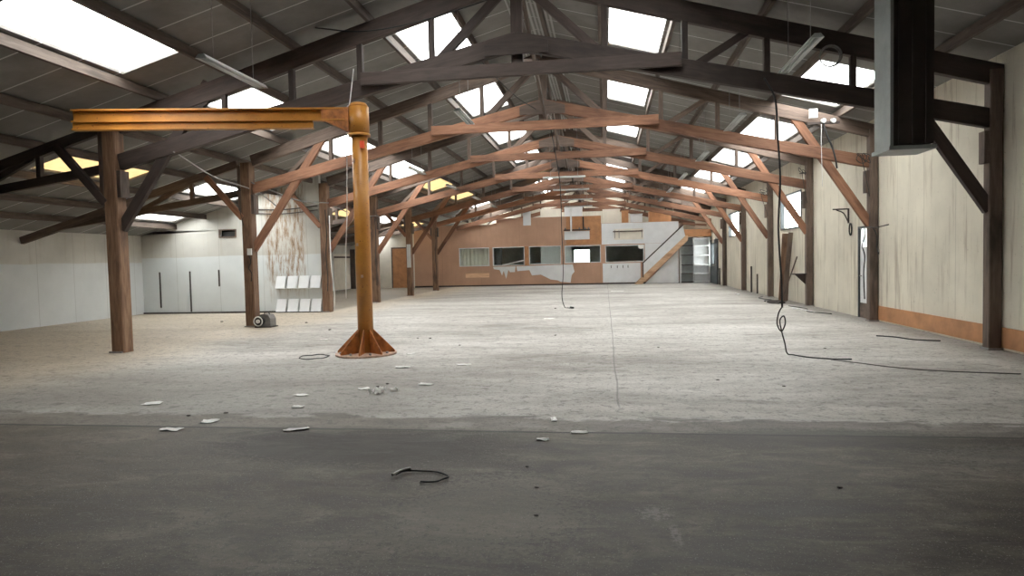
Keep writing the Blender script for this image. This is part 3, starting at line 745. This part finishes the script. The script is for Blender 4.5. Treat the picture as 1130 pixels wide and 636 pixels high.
# right wall bits
t = thing('pipe_bracket', (6.02, 15.9, 2.15), 'rusty pipe arm reaching right from the post by the small door', 'bracket')
bm = bmesh.new(); tube(bm, smooth_path([(5.87,16.0,2.16), (5.84,15.7,2.15), (5.86,15.3,2.13), (5.9,14.8,2.16)]), .014); obj('arm', bm, M['steel_dark'], t, (6,15.9,2.1))
bm = bmesh.new(); tube(bm, smooth_path([(5.86,15.5,2.13), (5.9,15.4,1.95), (5.92,15.45,1.7), (5.9,15.3,1.55)]), .012); obj('drooping_wire', bm, M['black'], t, (6,15.9,2.1))
def bracket(y, z, L, label, yd=-1):
    t = thing('shelf_bracket', (XR, y, z), label, 'bracket')
    bm = bmesh.new(); box(bm, XR-L, XR-.005, y-.02, y+.02, z-.03, z); obj('arm', bm, M['steel_dark'], t, (XR,y,z))
    bm = bmesh.new(); box(bm, XR-.04, XR-.005, y-.02, y+.02, z-.38, z-.03); obj('wall_plate', bm, M['steel_dark'], t, (XR,y,z))
    bm = bmesh.new(); tube(bm, smooth_path([(XR-L*.8,y,z-.03), (XR-L*.35,y,z-.12), (XR-.03,y,z-.34)]), .015); obj('strut', bm, M['steel_dark'], t, (XR,y,z))
bracket(17.9, 2.72, .40, 'dark metal bracket on the cream wall beyond the small door, high up')
t = thing('wall_shelf', (6.0, 21.0, .98), 'small dark corner shelf on the post beyond the cream wall panel', 'shelf')
bm = bmesh.new(); box(bm, 5.58, 5.985, 20.75, 21.05, .96, .99); obj('board', bm, M['steel_dark'], t, (6,21,.98))
bm = bmesh.new(); prism(bm, [(5.68,20.88,.96), (5.985,20.88,.96), (5.985,20.88,.66)], (0,.03,0)); obj('support', bm, M['timber_dark'], t, (6,21,.98))
bm = bmesh.new(); a = (XR-.035, 17.72, 2.18)
tube(bm, [(a[0], a[1]+.08*math.cos(q), a[2]+.15*math.sin(q)) for q in [2*math.pi*i/20 for i in range(21)]], .018)
tag(obj('hose_loop', bm, M['black'], None, a), 'small black loop hanging on the cream wall left of the small door', 'hose')
o = beam('plank', (5.85, 22.75, .03), (6.12, 22.95, 2.3), .05, .14, M['timber_grey']); tag(o, 'grey plank leaning on the right wall beneath the nearer window', 'plank')
o = beam('plank', (5.93, 23.2, .02), (6.10, 23.35, 2.28), .04, .3, M['timber_post']); tag(o, 'wide brown board leaning upright against the right wall under the nearer window', 'board')
o = beam('batten', (5.55, 21.95, .02), (5.86, 21.3, 1.5), .03, .03, M['timber_grey']); tag(o, 'thin stick leaning beside the corner shelf on the right', 'stick')
for q, (yy, h) in enumerate(((29.0, 1.1), (27.9, .8), (36.8, .9))):
    bm = bmesh.new(); cyl(bm, (6.13,yy,0), (6.13,yy,h), .035, seg=10)
    tag(obj('pipe_stub', bm, M['debris'], None, (6.13,yy,0)), ('taller dark pipe stub rising beside the right wall between the windows', 'shorter dark pipe stub rising beside the right wall between the windows', 'dark pipe stub by the right wall near the far end')[q], 'pipe')
cable('power_cable', [(5.98,16.27,2.0), (5.93,16.3,1.75), (5.99,16.32,1.5), (5.96,16.3,1.1), (5.98,16.3,.5)], .013, M['black'], 'dark cable running down the post beside the small door')
# heap of rags and wires by the right wall
bm = bmesh.new()
bmesh.ops.create_icosphere(bm, subdivisions=3, radius=1)
for v in bm.verts:
    a = math.sin(v.co.x*7)*math.cos(v.co.y*9)*.25+1
    v.co = V((5.5+v.co.x*.26*a, 22.35+v.co.y*.42*a, max(0, v.co.z)*.09*a+.004))
tag(obj('rag_heap', bm, M['debris'], None, (5.6,21.7,0)), 'flat dark heap of rags on the floor by the right wall', 'rags')
for q, pts in enumerate(([(5.5,20.9,.012),(5.7,19.8,.012),(5.45,18.8,.012),(5.8,18.0,.012)], [(5.9,25.9,.012),(5.5,24.8,.012),(5.7,23.7,.012),(5.35,23.3,.012),(5.3,22.95,.012)], [(5.05,13.2,.01),(5.3,13.0,.01),(5.45,12.6,.01),(5.8,12.4,.01)])):
    cable('power_cable', pts, .012, M['black'], ('wavy black wire on the floor below the cream wall', 'wavy black wire on the floor from the rag heap towards the far end', 'short black wire on the floor below the right wall, nearest the front')[q])
o = beam('batten', (5.55,18.5,.015), (5.40,20.2,.015), .06, .025, M['white_paint']); tag(o, 'white strip lying on the floor near the right wall', 'strip')
o = beam('batten', (5.25,27.0,.015), (5.30,28.3,.015), .06, .025, M['white_paint']); tag(o, 'short white strip lying on the floor far along the right wall', 'strip')

# ---------------------------------------------------------------- the far office front: panels, strips, stair, shelves
def slab(name, mat, x0, x1, z0, z1, label, cat='panel', y=YEND, t=.03, poly=None):
    bm = bmesh.new(); pts = poly or [(x0,z0),(x1,z0),(x1,z1),(x0,z1)]
    prism(bm, [(a, y-t-.002, b) for a, b in pts], (0,t,0))
    return tag(obj(name, bm, mat, None, (x0 if poly is None else pts[0][0], y-t, z0 if poly is None else pts[0][1])), label, cat)
slab('wall_panel', M['white_wall'], -.15, 2.1, .1, 1.26, 'white panel under the right-hand office window, with small hooks')
slab('wall_panel', M['white_wall'], -.18, 4.33, 2.40, 3.66, 'large white panel above the right-hand office window and stair')
slab('wall_panel', M['cream_wall'], .55, 2.28, 2.66, 3.30, 'cream framed panel fixed on the white one above the right-hand window', y=YEND-.032)
slab('wall_panel', M['white_wall'], 2.36, 4.33, 1.2, 2.39, 'white panel between the right-hand window and the stair', poly=[(2.36,1.3),(2.42,1.3),(3.6,2.39),(2.36,2.39)])
slab('torn_lining', M['white_wall'], 0, 0, 0, 0, 'torn white lining sheet below the middle office windows', 'sheet', poly=[(-5.4,1.2),(-5.35,.9),(-4.6,.95),(-4.45,.62),(-3.9,.66),(-3.3,.35),(-2.9,.30),(-2.7,.2),(-2.1,.14),(-2.02,.6),(-1.85,.8),(-1.95,1.25)])
slab('torn_lining', M['white_paint'], 0, 0, 0, 0, 'ragged strips of white paper under the second office window', 'sheet', poly=[(-6.85,1.2),(-6.8,1.05),(-6.45,1.0),(-6.3,.65),(-6.2,.95),(-6.05,.45),(-5.9,1.0),(-5.8,.85),(-5.5,.85),(-5.45,1.2)])
slab('wall_panel', M['timber_pale'], -8.6, -7.1, .55, .82, 'pale patch board below the left office window', 'board', t=.01)
slab('pillar_strip', M['white_wall'], -4.92, -4.45, 3.68, 4.6, 'white upright board rising above the brown office wall', 'board')
slab('wall_panel', M['brown_panel_wood'], -2.3, -.22, 2.45, 4.12, 'orange-brown board above the fourth office window')
slab('window_post', M['brown_panel_wood'], -4.86, -4.62, 1.25, 2.4, 'reddish post between the second and third office windows', 'post', t=.04)
slab('wall_panel', M['white_wall'], -2.42, -.9, 2.74, 3.25, 'white board hung above the fourth office window', 'board', y=YEND-.033)
t = thing('wall_rack', (-1.7, YEND-.1, 3.3), 'dark rack bar with fittings and pale post on the brown board', 'rack')
bm = bmesh.new(); box(bm, -2.45, -.85, YEND-.14, YEND-.07, 3.28, 3.36); obj('bar', bm, M['steel_dark'], t, (-1.7,YEND-.1,3.3))
bm = bmesh.new(); box(bm, -2.05, -1.95, YEND-.16, YEND-.07, 3.2, 4.6); obj('upright', bm, M['white_paint'], t, (-1.7,YEND-.1,3.3))
bm = bmesh.new(); box(bm, -1.30, -1.22, YEND-.16, YEND-.07, 3.36, 4.1); obj('upright', bm, M['black'], t, (-1.7,YEND-.1,3.3))
for xx in (-2.35, -1.5, -1.15, -.95):
    bm = bmesh.new(); box(bm, xx-.05, xx+.05, YEND-.17, YEND-.07, 3.36, 3.45); obj('fitting', bm, M['grey_cable'], t, (-1.7,YEND-.1,3.3))
t = thing('rail_bar', (1.4, YEND-.1, 3.1), 'dark rail across the cream panel above the right-hand window', 'rail')
bm = bmesh.new(); box(bm, .5, 2.25, YEND-.12, YEND-.07, 3.12, 3.19); obj('bar', bm, M['timber_grey'], t, (1.4,YEND-.1,3.1))
for xx in (.6, .85, 2.2):
    bm = bmesh.new(); box(bm, xx-.02, xx+.02, YEND-.12, YEND-.066, 2.75, 3.25); obj('upright', bm, M['steel'], t, (1.4,YEND-.1,3.1))
for q, xx in enumerate((.35, .72, 1.05, 1.35)):
    bm = bmesh.new(); tube(bm, [(xx,YEND-.035,1.12), (xx,YEND-.09,1.10), (xx,YEND-.09,1.02), (xx,YEND-.06,.98)], .018)
    tag(obj('hook', bm, M['steel_dark'], None, (xx,YEND-.05,1.1)), '%s small dark hook from the left on the white panel below the right-hand window' % ('first','second','third','fourth')[q], 'hook', 'hooks on the white panel')
slab('paper_note', M['paper'], 1.98, 2.28, 2.10, 2.34, 'white sheet of paper at the top corner of the right-hand office window', 'paper', y=YEND-.04, t=.01)
o = beam('loose_batten', (-6.28,YEND-.07,1.27), (-4.92,YEND-.07,1.56), .04, .06, M['white_paint']); tag(o, 'white batten lying aslant across the second office window', 'strip')
# things in the office
for q, (x0, x1, y0, y1, z1, m, lab) in enumerate(((-8.8,-7.2,41.0,41.8,1.55,'grey_shelf','grey counter inside behind the left office window'), (-4.3,-2.9,41.2,41.9,1.5,'white_paint','white cabinet inside behind the third office window'), (.3,1.9,41.3,42.0,1.4,'dark_door','dark cupboard inside behind the right-hand office window'))):
    t = thing('cabinet', ((x0+x1)/2, y0, 0), lab, 'cabinet')
    bm = bmesh.new(); box(bm, x0, x1, y0, y1, 0, z1-.04); obj('body', bm, M[m], t, (x0,y0,0))
    bm = bmesh.new(); box(bm, x0-.03, x1+.03, y0-.03, y1+.03, z1-.04, z1); obj('top', bm, M['timber_pale'], t, (x0,y0,z1))
    bm = bmesh.new(); cyl(bm, ((x0+x1)/2-.1,y0-.03,z1-.3), ((x0+x1)/2+.1,y0-.03,z1-.3), .012); obj('handle', bm, M['steel'], t, (x0,y0,z1))
for q, (a, b, m, lab) in enumerate(((-8.9,-7.15,'cream_wall','pale curtain hanging behind the left office window'), (-3.9,-2.72,'white_wall','pale board standing behind the third office window'), (-2.40,-2.02,'white_wall','narrow pale board behind the left part of the fourth office window'), (-6.8,-6.3,'dark_door','dark curtain drawn aside behind the second office window'))):
    bm = bmesh.new(); n_ = 24; pr = []
    for k in range(n_+1): pr.append((a+(b-a)*k/n_, YEND+.16+(.025*math.sin(k*1.9) if q in (0,3) else 0)))
    f_ = [bm.verts.new((x, y, .02)) for x, y in pr]; g_ = [bm.verts.new((x, y, 2.6)) for x, y in pr]
    for k in range(n_): bm.faces.new([f_[k], f_[k+1], g_[k+1], g_[k]])
    e_ = bmesh.ops.extrude_face_region(bm, geom=bm.faces[:])
    for v in [z for z in e_['geom'] if isinstance(z, bmesh.types.BMVert)]: v.co.y += .02
    tag(obj('curtain' if q in (0,3) else 'board', bm, M[m], None, (a,YEND+.3,0)), lab, 'curtain' if q in (0,3) else 'board')
# stair rising right along the front
t = thing('staircase', (3.2, YEND-.5, 0), 'open wooden staircase with white side panel rising to the right at the far end', 'staircase')
S0, S1 = V((1.80, YEND-.75, 0)), V((4.72, YEND-.75, 2.72))
for yy in (YEND-.75, YEND-.06):
    e = 0 if yy < YEND-.5 else .5
    bm = bmesh.new(); prism(bm, [(1.72,yy-.02,0), (2.12,yy-.02,0), (4.78-e,yy-.02,2.50-e*.94), (4.78-e,yy-.02,2.78-e*.94), (4.55-e,yy-.02,2.78-e*.94)], (0,.04,0)); obj('stringer', bm, M['timber_pale'], t, (3,yy,0))
for k in range(13):
    f = (k+.8)/13.6; x = 1.88+2.85*f; z = 2.72*f
    bm = bmesh.new(); box(bm, x-.13, x+.13, YEND-.728, YEND-.082 if x < 4.2 else YEND-.44, z-.02, z+.015); obj('tread', bm, M['timber_pale'], t, (x,YEND-.4,z))
bm = bmesh.new(); prism(bm, [(2.16,YEND-.81,.48), (4.62,YEND-.81,2.76), (4.50,YEND-.81,3.36), (2.20,YEND-.81,1.20)], (0,.03,0)); obj('side_panel', bm, M['white_paint'], t, (3,YEND-.8,1))
beam('handrail', (2.16,YEND-.80,1.22), (4.52,YEND-.80,3.42), .06, .07, M['timber_dark'], t)
beam('newel_post', (2.19,YEND-.80,.40), (2.19,YEND-.80,1.24), .07, .07, M['timber_dark'], t)
# slanted white sheet under the stair
slab('under_stair_sheet', M['white_wall'], 0, 0, 0, 0, 'pale sheet closing the triangle beneath the staircase', 'panel', y=YEND-.85+.75, poly=[(2.35,.02),(4.30,.02),(4.30,1.98)])
# shelves
t = thing('shelving_unit', (5.2, YEND-.3, 0), 'tall grey two-bay shelving unit in the far right corner', 'shelves')
for xx in (4.36, 5.12, 6.02):
    bm = bmesh.new(); box(bm, xx, xx+.05, YEND-.42, YEND-.02, 0, 2.66); obj('upright', bm, M['lamp_metal'], t, (xx,YEND-.2,0))
for q, zz in enumerate((.05, .55, 1.05, 1.62, 2.18, 2.62)):
    for a, b in ((4.41,5.12),(5.17,6.02)):
        zq = zz + (.0 if a < 5 else (-.03 if q else 0))
        bm = bmesh.new(); box(bm, a, b, YEND-.42, YEND-.03, zq, zq+.05); obj('shelf', bm, M['steel_dark' if a < 5 else 'white_paint'], t, (a,YEND-.2,zq))
for a, b, m in ((4.36,5.14,'steel_grey'),(5.14,6.07,'white_wall')):
    bm = bmesh.new(); box(bm, a, b, YEND-.02, YEND, 0, 2.66); obj('back_panel', bm, M[m], t, (a,YEND,0))
# wooden box over the shelves / landing
t = thing('landing', (5.3, YEND, 2.75), 'orange-brown timber landing box above the shelving unit', 'landing')
bm = bmesh.new(); box(bm, 4.5, 6.15, YEND-.35, YEND+.1, 2.72, 3.15); obj('fascia', bm, M['brown_panel_wood'], t, (5.3,YEND,2.75))
bm = bmesh.new(); box(bm, 4.4, 6.15, YEND+.1, YEND+3.2, 2.95, 3.05); obj('deck', bm, M['timber_pale'], t, (5.3,YEND,2.75))
beam('rail', (4.55,YEND-.3,3.5), (5.9,YEND-.3,3.38), .05, .12, M['timber'], t)
slab('wall_panel', M['cream_wall'], 5.3, 6.12, 3.2, 3.9, 'cream board above the landing in the far right corner', y=YEND+.1)
# stock on the mezzanine
MZ = 3.05
for q, (x0, x1, z1, y0, m, lab) in enumerate((
    (-4.0,-2.7,4.75,41.5,'cream_wall','wide cream crate on the mezzanine, leftmost'), (-2.5,-1.4,4.85,41.8,'white_wall','white crate on the mezzanine beside the wide cream one'),
    (-.1,.95,4.6,41.2,'cream_wall','cream box on the mezzanine right of the rack'), (1.05,1.45,4.45,40.8,'brown_panel_wood','narrow orange-brown box on the mezzanine'),
    (1.6,2.3,4.25,41.0,'white_wall','small white box on the mezzanine next to the narrow brown one'), (2.7,4.0,4.35,40.9,'brown_panel_wood','low orange-brown crate on the mezzanine above the stair'))):
    t = thing('crate', ((x0+x1)/2, y0, MZ), lab, 'box', 'boxes on the mezzanine')
    bm = bmesh.new(); box(bm, x0, x1, y0, y0+.9, MZ, z1-.05); obj('body', bm, M[m], t, (x0,y0,MZ))
    bm = bmesh.new(); box(bm, x0-.02, x1+.02, y0-.02, y0+.92, z1-.05, z1); obj('lid', bm, M[m], t, (x0,y0,z1))
# left bay beyond the partition: boards against the side wall
t = thing('sliding_door', (XL, 38.2, 0), 'pale boarded door against the side wall in the far left bay', 'door')
bm = bmesh.new()
for k in range(5): box(bm, XL+.01, XL+.05, 37.2+.5*k, 37.68+.5*k, .03, 2.2)
obj('boards', bm, M['cream_wall'], t, (XL,38,0))
bm = bmesh.new(); box(bm, XL+.05, XL+.08, 37.2, 39.68, 1.95, 2.05); obj('rail', bm, M['timber_dark'], t, (XL,38,2))
o = beam('corner_post', (-15.85, 39.85, 0), (-15.85, 39.85, 2.5), .25, .25, M['timber_dark']); tag(o, 'dark corner post at the far end of the left bay', 'post')
o = beam('leaning_pole', (-15.2, 39.3, .02), (-15.5, 39.9, 2.1), .07, .07, M['white_paint']); tag(o, 'pale pole leaning in the far corner of the left bay', 'pole')

# ---------------------------------------------------------------- litter on the floor
def scrap(x, y, lx, ly, rot, label, cat='paper', mat='paper', crumple=.012, seed=0, group='scraps of paper on the floor'):
    rnd = random.Random(seed+int(x*100)); bm = bmesh.new(); n = 5; g = []
    for i in range(n):
        for j in range(n):
            u, v = (i/(n-1)-.5)*lx, (j/(n-1)-.5)*ly
            e = rnd.uniform(-.12, .12) if (i in (0,n-1) or j in (0,n-1)) else 0
            u *= 1+e; v *= 1+e
            g.append(bm.verts.new((x+u*math.cos(rot)-v*math.sin(rot), y+u*math.sin(rot)+v*math.cos(rot), .004+rnd.uniform(0, crumple))))
    for i in range(n-1):
        for j in range(n-1): bm.faces.new([g[i*n+j], g[(i+1)*n+j], g[(i+1)*n+j+1], g[i*n+j+1]])
    ret = bmesh.ops.extrude_face_region(bm, geom=bm.faces[:])
    for v in [e for e in ret['geom'] if isinstance(e, bmesh.types.BMVert)]: v.co.z += .003
    tag(obj('paper_scrap' if cat == 'paper' else name_of(cat), bm, M[mat], None, (x,y,0)), label, cat, group)
def name_of(c): return c.replace(' ', '_')
S = [(-5.30,7.00,.17,.10,.3,'pale paper scrap near the left edge, in front of the machine and post'),
 (-4.26,5.86,.17,.07,-.1,'white scrap on the dark floor at far left, just in front of the slab joint'),
 (-3.44,6.89,.11,.06,.2,'white paper scrap, nearer of two left of the rubble pile'),
 (-3.71,7.51,.14,.06,-.2,'white paper scrap, farther of two left of the rubble pile'),
 (-3.06,7.92,.11,.07,.5,'white paper scrap between the crane base and the rubble pile'),
 (-2.33,8.24,.16,.06,-.15,'white curled paper strip right of the rubble pile'),
 (-3.08,9.59,.20,.07,0,'white paper strip just in front of the crane base, at its right'),
 (-2.18,9.84,.19,.07,.2,'white paper scrap farthest to the right of the crane base'),
 (-3.38,11.02,.13,.08,.6,'small pale scrap immediately right of the crane base plate'),
 (-4.07,6.20,.14,.09,.2,'crumpled scrap behind the slab joint at far left'),
 (-2.99,5.93,.20,.05,.5,'pale bent strip lying on the dark slab joint'),
 (-.57,5.72,.09,.04,0,'tiny white scrap just in front of the slab joint near the middle'),
 (-.26,5.98,.13,.05,.1,'white scrap right on the slab joint in the middle'),
 (-.53,6.45,.05,.10,.2,'small pale scrap just behind the slab joint in the middle'),
 (-5.9,13.1,.12,.08,.4,'pale scrap far left of the crane base'),
 (-1.5,17.5,.25,.12,.2,'pale scrap on the open floor far behind the crane base'),
 (.55,31.5,.5,.25,0,'pale patch of paper on the open floor near the staircase')]
for a in S: scrap(a[0], a[1], a[2]*1.15, a[3]*1.5, a[4], a[5], seed=3)
rnd = random.Random(4)
for q in range(9):   # rubble pile of torn paper
    x, y = -2.78+rnd.uniform(-.13,.18), 7.72+rnd.uniform(-.12,.12)
    scrap(x, y, rnd.uniform(.05,.11), rnd.uniform(.03,.07), rnd.uniform(0,3), 'torn white shred in the small rubble pile in front of the crane', seed=q, crumple=.05, group='shreds of the rubble pile')
def pebble(x, y, r, label, mat='debris', grp='small dark stones on the floor'):
    bm = bmesh.new(); bmesh.ops.create_icosphere(bm, subdivisions=2, radius=1); rr = random.Random(int(x*1000))
    for v in bm.verts: k = .62*rr.uniform(.75, 1.15); v.co = V((x+v.co.x*r*k*1.3, y+v.co.y*r*k, r*.4+v.co.z*r*.4*k))
    tag(obj('small_stone', bm, M[mat], None, (x,y,0)), label, 'stone', grp)
PB = [(-2.92,8.05,.035,'dark stone behind the rubble pile'), (-2.86,8.25,.03,'smaller dark stone behind the rubble pile'), (-3.62,13.2,.04,'dark stone on the pale floor right behind the crane base'),
 (-3.9,13.24,.03,'small dark stone behind the crane, left one'), (-2.75,12.1,.03,'dark stone right of the crane base, far one'), (-4.1,6.55,.035,'dark stone left of the slab joint strip'),
 (-4.45,6.42,.03,'dark stone near the white scrap at far left'), (-1.05,13.6,.035,'lone dark stone in the middle of the pale floor'), (-1.6,21.0,.05,'dark stone near the hanging middle cable'),
 (1.4,8.6,.03,'dark stone on the pale floor right of centre'), (2.1,8.2,.03,'dark stone on the pale floor at the right'), (-.62,4.95,.02,'small dark stone on the dark floor, centre left'),
 (-.5,4.5,.02,'second small dark stone on the dark floor near the centre'), (-.45,4.0,.02,'small stone nearest the front on the dark floor'), (1.55,4.65,.025,'dark stone on the dark floor at the right'),
 (-6.6,15.0,.05,'dark stone on the floor in front of the white partition'), (-10.9,17.4,.06,'dark stone in the dusty left bay'), (-8.1,16.9,.05,'dark stone behind the grey machine'),
 (.9,11.7,.03,'dark speck on the pale floor beyond the long joint'), (3.6,11.5,.03,'dark stone beside the trailing cable')]
for p in PB: pebble(*p)
# loops of wire on the floor
def loop(cx_, cy_, rx, ry, z, n, mat, label, r=.008):
    bm = bmesh.new(); tube(bm, [(cx_+rx*math.cos(a)*(1+.06*math.sin(3*a)), cy_+ry*math.sin(a)*(1+.08*math.cos(2*a)), z+.006*math.sin(5*a)) for a in [2*math.pi*i/48*n for i in range(49)]], r, 6)
    tag(obj('wire_loop', bm, mat, None, (cx_,cy_,0)), label, 'wire', 'loops of wire on the floor')
loop(-4.97, 10.6, .24, .28, .018, 1.9, M['black'], 'dark wire loop on the floor left of the crane base')
cable('wire_loop', [(-1.57,4.66,.02), (-1.53,4.76,.015), (-1.40,4.78,.012), (-1.27,4.76,.012), (-1.17,4.66,.015), (-1.20,4.60,.015), (-1.24,4.55,.012), (-1.35,4.55,.01)], .0065, M['black'], 'bent dark wire lying on the dark foreground floor', 'wire')
cable('wire_end', [(-1.585,4.62,.03), (-1.56,4.70,.03), (-1.52,4.76,.03), (-1.49,4.775,.03)], .011, M['white_plastic'], 'white plastic end piece on the bent wire in the foreground', 'wire', group=None)
# rubble along the foot of the white partition
for q in range(14):
    x = -13.6+q*.28+rnd.uniform(-.1,.1); 
    if x > -11.1: break
    pebble(x, 20.72+rnd.uniform(-.05,.05), rnd.uniform(.05,.10), 'dusty stone chip at the foot of the white partition wall, left of the post', grp='stone chips under the partition')

# ---------------------------------------------------------------- world, camera
w = bpy.data.worlds.new('sky'); SC.world = w; w.use_nodes = True
nt = w.node_tree; bg = nt.nodes['Background']; bg.inputs[0].default_value = (1.0,.985,.96,1); bg.inputs[1].default_value = 13.5
cd = bpy.data.cameras.new('camera'); cam = bpy.data.objects.new('camera', cd); C.objects.link(cam); SC.camera = cam
yaw, pitch, roll, f = math.radians(8.1155), math.radians(2.45), math.radians(1.3087), 724.6
fw = V((-math.sin(yaw)*math.cos(pitch), math.cos(yaw)*math.cos(pitch), -math.sin(pitch)))
r = V((math.cos(yaw), math.sin(yaw), 0)); u = r.cross(fw)
r2 = r*math.cos(roll) - u*math.sin(roll); u2 = r*math.sin(roll) + u*math.cos(roll)
mw = Matrix((r2, u2, -fw)).transposed().to_4x4(); mw.translation = V((0, 0, 1.6))
cam.matrix_world = mw
cd.sensor_width = 36; cd.lens = 36*f/1130; cd.clip_end = 200
vs = SC.view_settings; vs.view_transform = 'Standard'; vs.look = 'None'; vs.gamma = 1; vs.use_curve_mapping = False
vs.exposure = 0.0
for o in bpy.data.objects:
    if '_w' in o: del o['_w']
